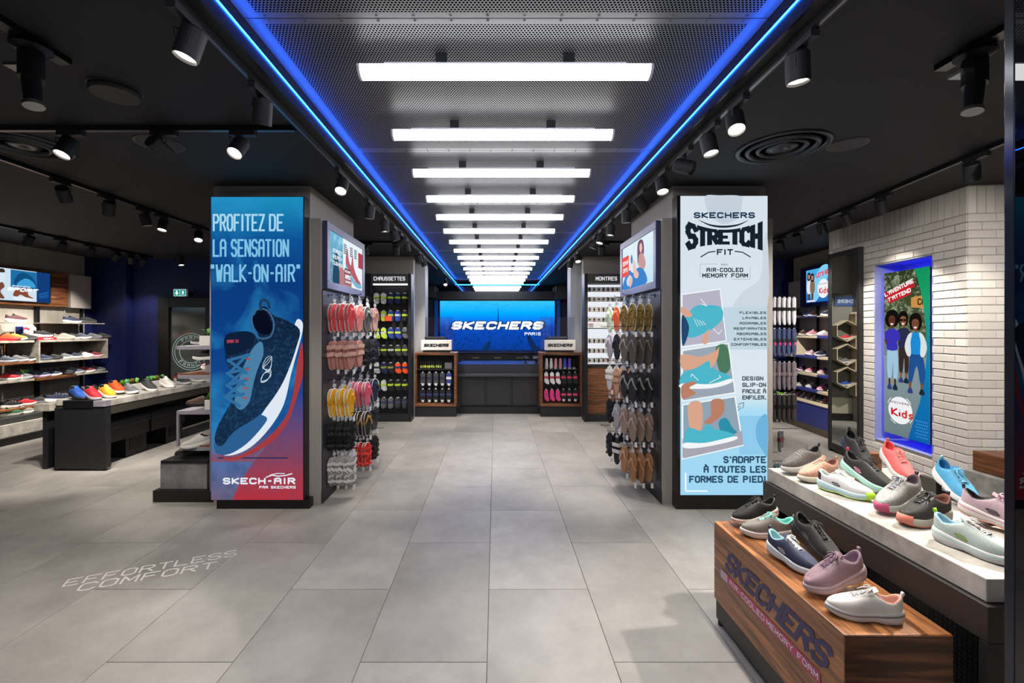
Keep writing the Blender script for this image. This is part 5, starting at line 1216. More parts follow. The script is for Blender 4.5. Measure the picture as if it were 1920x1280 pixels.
for k, (px, a_, b_) in enumerate([(142, 'black', 'white'), (165, 'black', 'charcoal'), (195, 'navy', 'black'), (240, 'black', 'orange'), (330, 'red', 'white'), (352, 'slate', 'white')]):
    y_ = 849*4.8/(929-px)+.15; shoe(-4.93, y_, .786, -15, a_, b_, f'{a_} sports shoe with {b_} sole in the rear row of the long table, {ords[k] if k else "first"} one', 'shoes on the long table', 1.0)
shoe(-5.13, 5.15, .741, 60, 'navy', 'white', 'navy trainer with white sole on the small tray stand', 'shoes on the long table', .9)
succulent('planter', -4.72, 5.82, .785, .10, .34, .085, 'white planter of cacti behind the grey shoe on the long table', 'cactus', 5); succulent('planter', -4.72, 6.28, .785, .10, .34, .085, 'white planter of cacti behind the charcoal shoe on the long table', 'cactus', 6)

# ---- shelves on the flank of the walk-on-air pillar
ps = empty('pillar_shelving', (-2.8, 4.6, 0), label='stepped grey and walnut shelves on the pillar\'s outer flank', cat='shelving')
mg = mat('8d8893', .55)
B('back_board', mg, ps, (-2.60, 4.12, .1, -2.535, 5.25, 2.5)); 
for z, m_, x0 in ((1.416, mg, -3.03), (1.14, mg, -3.02), (.80, mg, -3.03), (.455, mg, -3.0)): B('shelf', m_, ps, (x0, 4.30, z-.035, -2.601, 5.2, z), bevel=.002)
B('walnut_liner', m_walnuth, ps, (-3.01, 4.31, 1.1405, -2.61, 5.19, 1.155)); B('walnut_liner', m_walnuth, ps, (-2.99, 4.31, .4555, -2.61, 5.19, .47))
B('leg', mg, ps, (-3.03, 4.30, .46, -3.01, 4.32, .765)); B('black_plinth', m_dark, ps, (-3.12, 4.12, 0, -2.535, 4.95, .105), bevel=.003)
pb3 = empty('display_block', (-2.85, 4.35, .105), label='concrete block with a black top on the low plinth', cat='display block')
B('concrete_block', mat('8f8b8e', .6, kind='concrete'), pb3, (-3.08, 4.16, .1055, -2.65, 4.9, .345), bevel=.003); B('black_tray', m_dark, pb3, (-3.07, 4.15, .346, -2.64, 4.9, .37), bevel=.003)
gp = 'shoes on the pillar shelves'
shoe(-2.83, 4.45, .371, 200, 'black', 'black', 'black ankle boot on the concrete block\'s black tray', gp, 1.0, style='lace', pitch=6); shoe(-2.72, 4.62, .371, 20, 'black', 'silver', 'black sandal shoe behind the ankle boot', gp, .95, style='slip'); shoe(-2.90, 4.75, .371, 30, 'charcoal', 'silver', 'charcoal slipper at the back of the black tray', gp, .95, style='slip')
shoe(-2.72, 4.40, .471, 205, 'white', 'white', 'white lace shoe on the lowest walnut pillar shelf', gp, 1.05, pitch=8); shoe(-2.86, 4.6, .801, 190, 'brown', 'black', 'brown slip-on on the pillar shelf beside the small plant', gp, .95, style='slip')
rb = block(-2.74, 4.45, .14, .14, .12, 'grey riser block on the upper walnut pillar shelf', mat('98939c', .6, kind='concrete'), 1.156)
shoe(-2.66, 4.40, 1.277, 190, 'black', 'white', 'black shoe with white sole on the grey riser block', gp, .95); shoe(-2.80, 4.66, 1.156, 170, 'rose', 'white', 'rose shoe behind the riser block on the upper walnut pillar shelf', gp, .95); shoe(-2.93, 5.0, 1.156, 160, 'black', 'black', 'black shoe at the rear of the upper walnut pillar shelf', gp, .9)
shoe(-2.80, 4.58, 1.417, 190, 'black', 'silver', 'black shoe beside the leafy plant on the top pillar shelf', gp, .95, style='slip'); 
succulent('potted_plant', -2.77, 4.37, 1.417, .11, .11, .095, 'leafy green plant in a white pot on the top pillar shelf', 'blade', 1); succulent('potted_plant', -2.74, 4.39, .801, .10, .10, .095, 'succulent in a white pot on the middle pillar shelf', 'rosette', 2)
# ================================================================== KIDS POSTER IN THE BRICK NICHE
kp = empty('light_box', (4.22, 4.05, 0), 0, 'tall kids poster with three children in the blue-lit brick niche', 'poster'); kp.rotation_euler = bw.rotation_euler
KY0, KY1, KZ0, KZ1 = .44, 1.04, .43, 2.20
B('box_frame', m_navy, kp, (.045, KY0, KZ0, .15, KY1, KZ1), bevel=.002, world=False); B('wall_spacer', m_dark, kp, (.15, .6, .8, .29, .9, 1.8), world=False)
for a in ((.17, KY0+.02, KZ0+.02, .176, KY0+.026, KZ1-.02), (.17, KY1-.026, KZ0+.02, .176, KY1-.02, KZ1-.02), (.17, KY0+.03, KZ0+.02, .176, KY1-.03, KZ0+.026), (.17, KY0+.03, KZ1-.026, .176, KY1-.03, KZ1-.02)): B('rim_light', emit((.03, .04, 1.0), 34, 'niche_led'), kp, a, world=False)
A = Canvas((.0445, KY1, KZ1), (0, -1, 0), (0, 0, 1), 55, 85, 325, 1195, KY1-KY0, KZ1-KZ0, kp, world=False)
A.ku = (KY1-KY0)/270; A.kv = (KZ1-KZ0)/1110
A.rects('printed_trees', gradmat('tree_print', [(0, '52603c'), (1, '2f3d22')], 'Z', 1.4, 2.2, .9, noise=.9, ncol='b9c4a4', nscale=16, ndist=1), (55, 85, 325, 640)); A.rects('printed_road', gradmat('road_print', [(0, '6f8286'), (1, '93a4a8')], 'Z', .43, 1.3, .9, noise=.6, ncol='7d9196', nscale=20), (55, 640, 325, 1195))
A.rects('printed_fence', emit('7a8a80', .9), (55, 560, 325, 660)); A.shape('printed_board', emit('c98f4a'), [(222, 270), (325, 255), (325, 345), (222, 335)], sm=False); A.text('CA', emit('2a1c12'), 262, 300, 322, 280, 1.2)
A.shape('green_curve', gradmat('green_curve', [(0, '0f5fa8'), (.45, '1080b0'), (.8, '1aa06c'), (1, '12905c')], 'Z', .43, 2.2), [(325, 85), (240, 85), (262, 160), (288, 300), (305, 460), (308, 640), (298, 780), (270, 950), (235, 1080), (205, 1195), (325, 1195)], sm=False)
for r_ in range(6): A.rects('dot_row', emit('4f9fd8'), *[(250+c_*11+r_ % 2*5, 1060+r_*20, 255+c_*11+r_ % 2*5, 1068+r_*20) for c_ in range(6)])
skb = '5a3524'; brn = emit(skb); hair = emit('14100f')
def kid(cx, top, s, shirt, legs, skin, hairw, jacket=None, legsp=0):
    A.shape('print_legs', emit(legs), [(cx-26*s, top+220*s), (cx+26*s, top+220*s), (cx+34*s+legsp, top+330*s), (cx+26*s+legsp, top+425*s), (cx+8*s+legsp, top+425*s), (cx+4*s, top+310*s), (cx-8*s-legsp, top+425*s), (cx-26*s-legsp, top+425*s), (cx-32*s-legsp*.6, top+330*s)], k=3)
    for q in (-1, 1): A.shape('print_shin', emit(skin), [(cx+q*(17*s+legsp)-6, top+422*s), (cx+q*(17*s+legsp)+6, top+422*s), (cx+q*(17*s+legsp)+5, top+465*s), (cx+q*(17*s+legsp)-5, top+465*s)]); A.shape('print_shoe', emit(['35407a', '1c2a3a'][q > 0]), [(cx+q*(17*s+legsp)-14, top+490*s), (cx+q*(17*s+legsp)-6, top+458*s), (cx+q*(17*s+legsp)+8, top+458*s), (cx+q*(17*s+legsp)+15, top+490*s)])
    A.shape('print_arm', emit(skin), [(cx-36*s, top+125*s), (cx-44*s, top+180*s), (cx-16*s, top+232*s), (cx+8*s, top+214*s), (cx-24*s, top+180*s)]); 
    A.shape('print_shirt', emit(shirt), [(cx-16*s, top+98*s), (cx+16*s, top+98*s), (cx+42*s, top+120*s), (cx+46*s, top+170*s), (cx+30*s, top+176*s), (cx+30*s, top+232*s), (cx-30*s, top+232*s), (cx-30*s, top+170*s), (cx-44*s, top+165*s), (cx-40*s, top+118*s)])
    if jacket:
        for q in (-1, 1): A.shape('print_jacket', emit(jacket), [(cx+q*20*s, top+100*s), (cx+q*44*s, top+118*s), (cx+q*62*s, top+190*s), (cx+q*46*s, top+250*s), (cx+q*26*s, top+240*s), (cx+q*28*s, top+160*s)])
    A.shape('print_hair', hair, [(cx-hairw, top+30*s), (cx-hairw*.7, top-14*s), (cx, top-28*s), (cx+hairw*.7, top-14*s), (cx+hairw, top+30*s), (cx+hairw*.7, top+76*s), (cx, top+84*s), (cx-hairw*.7, top+76*s)])
    A.shape('print_face', emit(skin), [(cx-18*s, top+22*s), (cx, top+10*s), (cx+18*s, top+22*s), (cx+17*s, top+62*s), (cx, top+92*s), (cx-17*s, top+62*s)])
    A.shape('print_smile', emit('f0e6e0'), [(cx-9*s, top+62*s), (cx+9*s, top+62*s), (cx, top+74*s)]); 
    for q in (-8, 8): A.shape('print_eye', hair, [(cx+q*s-3, top+38*s), (cx+q*s, top+35*s), (cx+q*s+3, top+38*s), (cx+q*s, top+42*s)])
kid(182, 380, .92, '2c2c4c', '3a2a26', '8a5c44', 30)
A.rects('print_glasses', hair, (166, 408, 182, 424), (185, 408, 200, 424))
kid(118, 372, 1.05, '3a34b4', '9ec4dc', skb, 44)
kid(262, 400, 1.0, '1e8ad0', '22508e', '7a4a34', 36, 'd8e0e4', 16)
A.shape('red_banner', emit('c0202c'), [(76, 222), (254, 158), (260, 205), (240, 212), (240, 250), (104, 300), (98, 266), (82, 268)], sm=False)
A.text("L'AVENTURE", emit('f6f2f0'), 84, 262, 252, 222, 1.5, rot=17.5, gap=1.0); A.text("T'ATTEND", emit('f6f2f0'), 106, 244, 288, 260, 1.5, rot=16, gap=1.0)
A.shape('white_disc', emit('eef0f2'), [(176+72*math.cos(2*PI*i/20), 1018+90*math.sin(2*PI*i/20)) for i in range(20)])
for a0 in (.3, 1.9, 3.5, 5.2): A.line('disc_dash', emit('eef0f2'), [(176+80*math.cos(a0+j*.12), 1018+100*math.sin(a0+j*.12)) for j in range(5)], 4)
A.text('SKECHERS', emit('7a1c3c'), 115, 230, 976, 962, 1.2, gap=1.6)
def kids_word(A, u0, v0, s, cols):
    K_ = [('K', [[(0, 0), (0, 10)], [(7, 10), (0, 4), (8, 0)]]), ('i', [[(0, 0), (0, 6)], [(0, 8.4), (0, 9)]]), ('d', [[(5, 10), (5, 0), (1, 0), (0, 3), (1, 6), (5, 5)]]), ('s', [[(5, 6), (1, 5.4), (1, 3.4), (4.6, 2.4), (4.6, .6), (0, 0)]])]
    u = u0
    for (ch, st), c_ in zip(K_, cols):
        for q in st: A.line('script_letter', c_, [(u+x*s, v0-y*s*1.05) for x, y in q], 2.4*s)
        u += {'K': 10.5, 'i': 3.6, 'd': 8.2, 's': 7}[ch]*s
kids_word(A, 128, 1058, 4.6, [emit('c8202c'), emit('b01c3c'), emit('d23a2c'), emit('c8402c')])

# ================================================================== KIDS WALL
kw = empty('shoe_shelving', (5.40, 8.2, 0), 0, 'kids shoe shelving in blue and pale wood beyond the brick wall', 'shelving')
ka = -math.radians(6); kw.rotation_euler = (0, 0, ka)
# local frame: x=0 wall plane, room at -x, y from -2.4 (near) to 0 (far end)
kwall = struct(B('wall_right', m_grey, None, (0, -2.5, 0, .1, .04, CZ), world=False)); kwall.location = (5.42, 8.2, 0); kwall.rotation_euler = (0, 0, ka)
m_kb = mat('2c3478', .5); m_pale = mat('b9ac94', .55)
def kb(name, m, *b, bevel=0): return B(name, m, kw, *b, bevel=bevel, world=False)
for y_ in (-.15, -.75, -1.35, -1.95): kb('upright', m_dark, (-.03, y_-.012, .3, -.002, y_+.012, 2.0))
kb('base_cabinet', m_kb, (-.42, -2.4, .10, -.002, -.1, .43), bevel=.003); kb('kick_board', mat('4a4238', .5), (-.43, -2.4, 0, -.002, -.05, .099)); kb('base_edge', m_pale, (-.43, -2.4, .431, -.002, -.1, .445))
kz = [1.78, 1.475, 1.155, .88, .63]
for j, z in enumerate(kz):
    for k_, (y0, y1) in enumerate(((-.7, -.1), (-1.3, -.705), (-1.9, -1.305), (-2.4, -1.905))):
        kb('shelf', m_kb if (k_+j) % 2 == 1 else m_pale, (-.34, y0, z-(.035 if j else .012), -.002, y1, z), bevel=.002)
kb('side_panel', m_grey, (-.10, -.39, 1.95, -.002, -.02, 2.42), bevel=.002); kb('green_panel', mat('8fd040', .5), (-.425, -.35, .446, -.35, -.1, .47)); kb('divider', m_pale, (-.335, -.72, 1.156, -.01, -.70, 1.44)); kb('blue_band', m_kb, (-.36, -.65, .20, -.345, -.12, .28))
kt = empty('screen', (5.40, 8.2, 0), 0, 'kids wall screen on a navy board showing children and the word kids', 'screen'); kt.rotation_euler = (0, 0, ka)
B('board', mat('1c2660', .5), kt, (-.10, -2.3, 1.96, -.002, -.40, 2.62), bevel=.003, world=False)
A = Canvas((-.101, -.58, 2.56), (0, -1, 0), (0, 0, 1), 0, 0, 160, 90, 1.0, .54, kt, world=False)
A.rects('picture', gradmat('kids_blue_print', [(0, '1a5fb8'), (1, '4fb4ec')], 'Z', 2.0, 2.6), (0, 0, 160, 90)); A.shape('picture', emit('7fd0f4'), [(60, 0), (100, 0), (80, 50), (40, 90), (20, 60)]); A.shape('picture', emit('d8ecf6'), [(112, 60), (150, 50), (160, 90), (118, 90)])
for cx, c_, q in ((14, 'dfe8f0', 0), (30, '8a6a5c', 4)):
    A.shape('picture', emit('5a3828'), [(cx-4, 60), (cx+4, 60), (cx+3, 84), (cx-3, 84)]); A.shape('picture', emit(c_), [(cx-8, 26+q), (cx+8, 26+q), (cx+9, 62), (cx-9, 62)]); A.shape('picture', emit('2a1a16'), [(cx-7, 12+q), (cx, 6+q), (cx+7, 12+q), (cx+6, 28+q), (cx-6, 28+q)]); A.shape('picture', emit('b9846a'), [(cx-4, 14+q), (cx+4, 14+q), (cx+3, 24+q), (cx-3, 24+q)]); A.shape('picture', emit('e8e0ee'), [(cx-8, 84), (cx+8, 84), (cx+9, 88), (cx-9, 88)])
A.shape('picture', emit('d04a5c'), [(130, 30), (146, 24), (154, 50), (140, 62), (128, 50)]); A.shape('picture', emit('8a5a44'), [(134, 12), (146, 10), (148, 26), (136, 28)])
A.text("LET'S GO", emit('ee3a4a'), 50, 98, 26, 14, 1.4, rot=8); A.shape('white_disc', emit('f2f4f6'), [(78+24*math.cos(2*PI*i/16), 56+25*math.sin(2*PI*i/16)) for i in range(16)])
kids_word(A, 62, 68, 1.35, [emit('d8304a')]*4); A.text('SKECHERS', emit('9a2c4c'), 62, 94, 45, 42, 1.2)
kcols = ['red', 'black', 'blue', 'brown', 'pink', 'rose', 'navy', 'grey', 'purple', 'white', 'pink', 'lilac', 'teal', 'rose']
Mk = Matrix.Translation((5.40, 8.2, 0)) @ Matrix.Rotation(ka, 4, 'Z')
plan = [(1.781, 'top kids shelf', ['red', 'black', 'blue', 'maroon', 'grey', 'navy'], .30, .30), (1.476, 'second kids shelf', ['black', 'navy', 'green', 'brown', 'rose', 'pink', 'pink', 'white'], .20, .24),
        (1.156, 'third kids shelf', ['red', 'black', 'teal', 'blue', 'lilac', 'rose', 'white', 'navy', 'pink'], .14, .22), (.881, 'fourth kids shelf', ['red', 'black', 'charcoal', 'purple', 'navy', 'pink', 'pink', 'rose'], .16, .23),
        (.631, 'fifth kids shelf', ['navy', 'blue', 'black', 'beige', 'rose', 'white', 'grey', 'pink'], .20, .23), (.446, 'kids base cabinet', ['navy', 'rose', 'pink', 'white', 'lilac', 'rose', 'teal', 'pink', 'white', 'pink'], .22, .18)]
for z, rn, L_, y0, dy in plan:
    dy = .145 if z < 1.7 else .2; L_ = (L_+kcols)[:11]
    for k_, c_ in enumerate(L_):
        if y0+k_*dy > 1.75: break
        p = Mk @ Vector((-.22 if (k_ % 2 or z < .5) else -.15, -y0-k_*dy, z))
        sc_ = {.446: .68}.get(z, .78)
        shoe(p.x+.10, p.y, z, 212-random.uniform(0, 22), c_, 'white' if c_ not in ('white',) else 'lilac', f'small {c_} kids shoe, {ords[k_] if k_ else "first"} from the far end of the {rn}', 'kids shoes on the wall', sc_, style='slip' if k_ % 3 == 1 else 'lace')

# hexagon shelves on a pale panel, seen in the mirror
hp = empty('display_wall', (2.95, 8.2, 0), label='pale panel with hexagon shoe niches facing the mirror', cat='display wall')
B('pale_board', mat('a5a08c', .6), hp, (2.6, 8.12, .12, 3.4, 8.24, CZ-.01)); B('dark_inset', mat('55534c', .6), hp, (2.67, 8.105, .4, 3.32, 8.119, 2.2)); B('skirt', m_dark, hp, (2.58, 8.09, 0, 3.42, 8.24, .115))
B('sign_board', mat('1c3a6c', .4), hp, (2.75, 8.09, 1.98, 3.23, 8.104, 2.14)); A = Canvas((2.75, 8.089, 2.14), (1, 0, 0), (0, 0, 1), 0, 0, 48, 16, .48, .16, hp); A.text('SKECHERS', emit('dfe8f0', .9), 5, 43, 11, 5, 1.4)
for k_, (x_, z_) in enumerate([(3.12, 1.55), (3.12, 1.15), (3.12, .76), (2.84, 1.75), (2.84, 1.35), (2.84, .95), (2.84, .55)]):
    r = empty('hexagon_shelf', (x_, 8.0, z_), 0, f'pale wooden hexagon niche holding one shoe, {["upper", "middle", "lower", "topmost", "second", "third", "lowest"][k_]} of the {"far" if x_ > 3.0 else "near"} column', 'shelf', 'hexagon shoe niches')
    for q in range(6):
        a0, a1 = PI/3*q+PI/6, PI/3*(q+1)+PI/6; R1, R0 = .185, .168
        mb = MB(); pts = [(math.cos(a0)*R0, math.sin(a0)*R0), (math.cos(a1)*R0, math.sin(a1)*R0), (math.cos(a1)*R1, math.sin(a1)*R1), (math.cos(a0)*R1, math.sin(a0)*R1)]
        mb.prism([(x_+u, 7.92, z_+v) for u, v in pts], (0, .18, 0)); mb.build('board', m_pale, r)
    shoe(x_-.09, 8.0, z_-.145, 0, ['red', 'grey', 'blue', 'white', 'black', 'green', 'beige'][k_], 'white', f'{["red", "grey", "blue", "white", "black", "green", "beige"][k_]} shoe standing inside a hexagon niche', 'shoes in the hexagon niches', .72)

# ================================================================== HANGING SANDALS
m_prong = mat('2a2a2e', .3, .8); m_hang = mat('c9ced2', .35); m_tag = mat('f0eeea', .5)
def sole_outline(L, W, n=20):
    pts = []
    for i in range(n):
        ph = 2*PI*i/n; x = (1-math.cos(ph))/2; sg = 1 if math.sin(ph) >= 0 else -1
        w_ = .5*W*max(0, 1-abs(2*x-1)**2.8)**.5*interp(x, [(0, .95), (.3, 1.0), (.6, .74), (1, .82)])
        pts.append((sg*w_ if i not in (0, n//2) else 0, -x*L))
    return pts
def sandal_pair(kind, sole, foot, strap, L=.245, thick=.018, side=None):
    """hangs from its hook at the origin; footbeds face local +x"""
    r = empty('sandal_pair', (0, 0, 0)); W = .092
    for q, (dx, dy, dz) in enumerate(((0, 0, 0), (-.023, -.016, -.006))):
        o = sole_outline(L, W); z0 = -.055+dz
        rings = [[(dx+x, dy+y*k_, z0+z*k_-(1-k_)*L*.5) for y, z in o] for x, k_ in ((-thick*.5, .95), (-thick*.2, 1.0), (thick*.35, 1.0), (thick*.5, .97))]
        s_ = MB().ring_loft(rings).build('sole', sole, r, world=False)
        MB().ring_loft([[(dx+thick*.5+e, dy+y*k_, z0+z*k_-(1-k_)*L*.5) for y, z in o] for e, k_ in ((0, .94), (.0015, .9))]).build('footbed', foot, s_, world=False)
        xf_ = dx+thick*.5
        mb = MB()
        def band(pts, w_, t_=.004):
            """flat strap along pts in (y, z, height)"""
            vs = [Vector((xf_+h_, dy+y, z0+z)) for y, z, h_ in pts]; rr = []
            for i, p in enumerate(vs):
                d = (vs[min(i+1, len(vs)-1)]-vs[max(0, i-1)]).normalized(); n_ = d.cross(Vector((1, 0, 0)));
                n_ = n_.normalized() if n_.length > .1 else Vector((0, 0, 1))
                up_ = n_.cross(d).normalized()
                rr.append([p+n_*w_/2, p-n_*w_/2, p-n_*w_/2+up_*t_, p+n_*w_/2+up_*t_])
            mb.ring_loft(rr)
        if kind == 'flip':
            for sg in (-1, 1): band([(0, -.045, .002), (sg*.012, -.06, .016), (sg*.030, -.10, .020), (sg*.044, -.135, .002)], .016)
        elif kind == 'slide':
            for zz in (-.055, -.115): band([(-.046, zz, -.004), (-.034, zz, .017), (0, zz+.004, .024), (.034, zz, .017), (.046, zz, -.004)], .034, .005)
        else:
            band([(-.046, -.05, -.004), (-.02, -.055, .020), (.02, -.055, .020), (.046, -.05, -.004)], .024, .004)
            band([(-.046, -.09, -.004), (-.01, -.12, .022), (.040, -.16, .004)], .022, .004); band([(.046, -.09, -.004), (.01, -.12, .024), (-.040, -.16, .004)], .022, .004)
            band([(-.040, -.19, -.002), (-.02, -.20, .026), (.02, -.20, .026), (.040, -.19, -.002)], .018, .004)
        mb.build('strap', strap, s_, world=False)
    h_ = MB(); h_.tube([(0, 0, .0), (.0, .009, .008), (.0, .0, .017), (.0, -.010, .008), (.0, -.006, -.012), (0, 0, -.05), (.004, .0, -.09)], .0028, 5)
    h_.prism([(-.001, -.016, -.022), (-.001, .016, -.022), (-.001, .016, -.048), (-.001, -.016, -.048)], (.003, 0, 0)); h_.build('hanger', m_hang, r, world=False)
    MB().prism([(.006, .02, -L-.055), (.006, .046, -L-.05), (.006, .048, -L-.092), (.006, .022, -L-.096)], (.001, 0, 0)).build('price_tag', m_tag, r, world=False)
    return r
SK = {}
def sandal_proto(kind, sole, foot, strap, pat=None):
    key = (kind, sole, foot, strap, pat)
    if key not in SK:
        fm_ = mat(foot, .7) if not pat else mat(foot, .7, kind='knitbig', col2=pat, scale=.35)
        SK[key] = [sandal_pair(kind, mat(sole, .6), fm_, mat(strap, .6) if not pat else fm_), 0]
    k_ = SK[key]; k_[1] += 1
    return k_[0] if k_[1] == 1 else copy_tree(k_[0])
def hang_rows(rows, xs, s, hooks_y, wall, side_name, grp):
    """rows: (z of prong, [(items on each hook: (kind, colours, word) x n)])"""
    for z, hooks in rows:
        for hy, items in zip(hooks_y, hooks):
            if not items: continue
            n = len(items[3]) if False else items[4]
            reach = .05+.075*n
            pr_2 = MB(); pr_2.cyl((xs+s*.008, hy, z), (xs+s*(reach+.03), hy, z+.004), .003, n=6).cyl((xs+s*(reach+.03), hy, z+.004), (xs+s*(reach+.035), hy, z+.018), .003, n=6); pr_2.box(min(xs+s*.008, xs+s*.012), hy-.015, z-.02, max(xs+s*.008, xs+s*.012), hy+.015, z+.012)
            pr_2.build('hook', m_prong, wall)
            for q in range(n):
                kind, sole, foot, strap = items[0], items[1], items[2], items[3]
                o = sandal_proto(kind, sole, foot, strap, items[6] if len(items) > 6 else None)
                ang = math.degrees(math.atan2(-.52, .85*s))+random.uniform(-5, 5)
                o.scale = (.95, 1.12, 1.12)
                o.location = (xs+s*(.06+.075*q), hy, z-.012); o.rotation_euler = (0, 0, math.radians(ang))
                pos = ['innermost', 'middle', 'outermost'][q if n == 3 else (0 if q == 0 else 2)] if n > 1 else 'lone'
                tag(o, f'{items[5]}, {pos} pair, {side_name}', 'sandals', grp)
def F(kind, sole, foot, strap, n, word, pat=None): return (kind, sole, foot, strap, n, word) + ((pat,) if pat else ())
HY = [4.24, 4.52, 4.80, 5.10]
rowsL = [
 (1.895, [F('flip', 'efdcd6', 'e4474f', 'e05a5e', 3, 'coral red flip-flops with white ribbed edge'), F('flip', 'f2d6cc', 'ee8f88', 'e87a78', 3, 'pale coral flip-flops'), F('flip', 'b9b4ae', '4a4c4c', '6a6e6c', 3, 'dark grey flip-flops with grey straps'), F('flip', 'a98a84', 'c49a94', 'b07c7c', 3, 'dusty rose flip-flops')]),
 (1.545, [F('slide', 'c48a7e', 'b97f74', 'e0ae9c', 3, 'rose slides with two buckled straps'), F('slide', 'cf9a8c', 'c98c80', 'e8bca6', 3, 'light rose slides with two straps'), F('strap', '1c1c1e', '222224', '161618', 3, 'black strappy sandals with white tags'), F('strap', '2a2e3c', '222224', '1c2030', 3, 'navy strappy sandals')]),
 (1.10, [F('flip', 'ece6e0', 'f0b41c', 'e8a410', 3, 'yellow flip-flops with white edge'), F('flip', 'ece6e0', 'f0b41c', 'e8a410', 1, 'single yellow flip-flop pair on the second hook'), F('flip', 'e8d8d8', 'e46a80', 'e05874', 3, 'pink flip-flops'), F('flip', 'c9ccd4', '232c4a', '1c2440', 3, 'navy flip-flops')]),
 (.79, [F('strap', '17171a', '1c1c1e', '111113', 3, 'all-black strappy sandals'), F('strap', '17171a', '1c1c1e', '111113', 2, 'all-black strappy sandals of the second hook'), F('flip', 'd8d4cc', '2a2622', 'a8823c', 3, 'black sandals with gold letters strap'), F('slide', '8a8d90', '3a3e46', '23262e', 3, 'grey and black slides')]),
 (.46, [F('strap', 'b8b2ac', 'b0aaa4', 'd4d0cc', 3, 'light grey crossed-strap sandals'), F('strap', 'dcd8d2', 'c9c4be', 'e6e2de', 2, 'white crossed-strap sandals'), F('strap', 'dcd0c8', 'd82a24', 'e03428', 3, 'bright red strappy sandals'), F('strap', '1c1c1e', '222224', '161618', 3, 'black sandals lowest and furthest in')])]
hang_rows(rowsL, -1.568, 1, HY, fl, 'walk-on-air pillar', 'hanging sandals on the walk-on-air pillar')
rowsR = [
 (1.895, [F('flip', 'e0d4b8', 'b89640', 'c8962c', 3, 'leopard yellow flip-flops', '2a241c'), F('flip', 'e4d8c4', 'b08c3a', 'd09a3c', 3, 'gold leopard flip-flops', '3a3028'), F('flip', 'f0dccc', 'ee6a3c', 'f07a4c', 3, 'orange flip-flops'), F('flip', 'd4e0d0', '9cc4b4', '88b4b8', 3, 'pale green flip-flops', 'e8e4b8')]),
 (1.60, [F('flip', '6a625c', '58504a', '7a706a', 3, 'brown flip-flops'), F('flip', '8a8078', '6a6058', 'a89c90', 3, 'taupe flip-flops'), F('flip', '2c2e38', '23252e', '1c1e28', 3, 'dark navy flip-flops'), F('flip', 'd0ccd0', 'aaa8b0', 'c4c0c8', 3, 'silver flip-flops')]),
 (1.24, [F('flip', '1c1c1f', '26262b', '8f8c80', 3, 'black wedge sandals with silver strap'), F('flip', '232326', '2c2c32', 'a8a49a', 3, 'black sandals with grey thong'), F('slide', 'd4ac8c', 'cf9f80', 'e0b494', 3, 'tan slides'), F('slide', 'e0dcd4', 'dcd8d0', 'f0ece6', 3, 'white slides')]),
 (.87, [F('flip', 'a08c80', '97826f', 'b49c90', 3, 'taupe wedge flip-flops'), F('flip', 'b09a90', 'a48c80', 'c4a8a0', 3, 'rose taupe flip-flops'), F('flip', '8a8c90', 'a8a8ac', 'bcbcc4', 3, 'grey glitter flip-flops'), F('strap', '17171a', '1c1c1e', '111113', 3, 'black sandals near the walnut panel')]),
 (.49, [F('flip', 'b08058', 'a87850', 'c49070', 3, 'caramel wedge flip-flops'), F('flip', 'bc8c68', 'b48460', 'd4a488', 3, 'light caramel flip-flops with pale strap'), F('slide', '1c1c1e', '222226', 'e8e4dc', 3, 'black-soled slides with white straps'), F('strap', '1c1e28', '20222c', '181a24', 3, 'dark strappy sandals lowest and furthest in')])]
hang_rows(rowsR, 1.498, -1, HY, fr_, 'stretch pillar', 'hanging sandals on the stretch poster pillar')

# ================================================================== HANGING SOCKS
m_card = mat('15151a', .5)
def sock(kind, body, band, h_=.17, w_=.075, heel=None):
    r = empty('sock_pair', (0, 0, 0)); t = .02
    if kind == 'low': o = [(-.032, 0), (.03, 0), (.036, -.03), (.033, -.07), (.036, -.12), (.03, -.155), (.012, -.172), (-.012, -.172), (-.03, -.155), (-.036, -.12), (-.033, -.07), (-.036, -.03)]
    elif kind == 'ankle': o = [(-.03, 0), (.028, 0), (.03, -.07), (.034, -.10), (.05, -.135), (.045, -.165), (.02, -.17), (-.02, -.145), (-.032, -.11), (-.03, -.06)]
    else: o = [(-.028, 0), (.028, 0), (.028, -.12), (.032, -.2), (.028, -.26), (.012, -.285), (-.012, -.285), (-.028, -.26), (-.034, -.2), (-.028, -.12)]
    o = smooth_loop(o, 2)
    mb = MB(); mb.ring_loft([[(y*k_, x, z*k_-.012) for y, z in o] for x, k_ in ((-t/2, .9), (-t/4, 1), (t/4, 1), (t/2, .9))]); b_ = mb.build('sock_body', body, r, smooth=False, world=False)
    z0 = -.06 if kind != 'crew' else -.11
    MB().box(-.036, -t/2-.003, z0-.035, .036, t/2+.003, z0).build('label_band', band, r, world=False)
    MB().prism([(-.012, -.001, -.014), (.012, -.001, -.014), (.012, -.001, .008), (-.012, -.001, .008)], (0, .002, 0)).build('hang_tab', m_hang, r, world=False)
    if heel is not None: MB().ring_loft([[(y*.8, x, z) for y, z in ((-.028, -.145), (.03, -.15), (.02, -.182), (-.018, -.178))] for x in (-t/2-.002, t/2+.002)]).build('toe_patch', heel, r, world=False)
    return r
sk_c = {}
def socks(kind, c1, c2, heel=None):
    key = (kind, c1, c2, heel)
    if key not in sk_c: sk_c[key] = [sock(kind, mat(c1, .85), mat(c2, .5), heel=mat(heel, .85) if heel else None), 0]
    sk_c[key][1] += 1
    return sk_c[key][0] if sk_c[key][1] == 1 else copy_tree(sk_c[key][0])
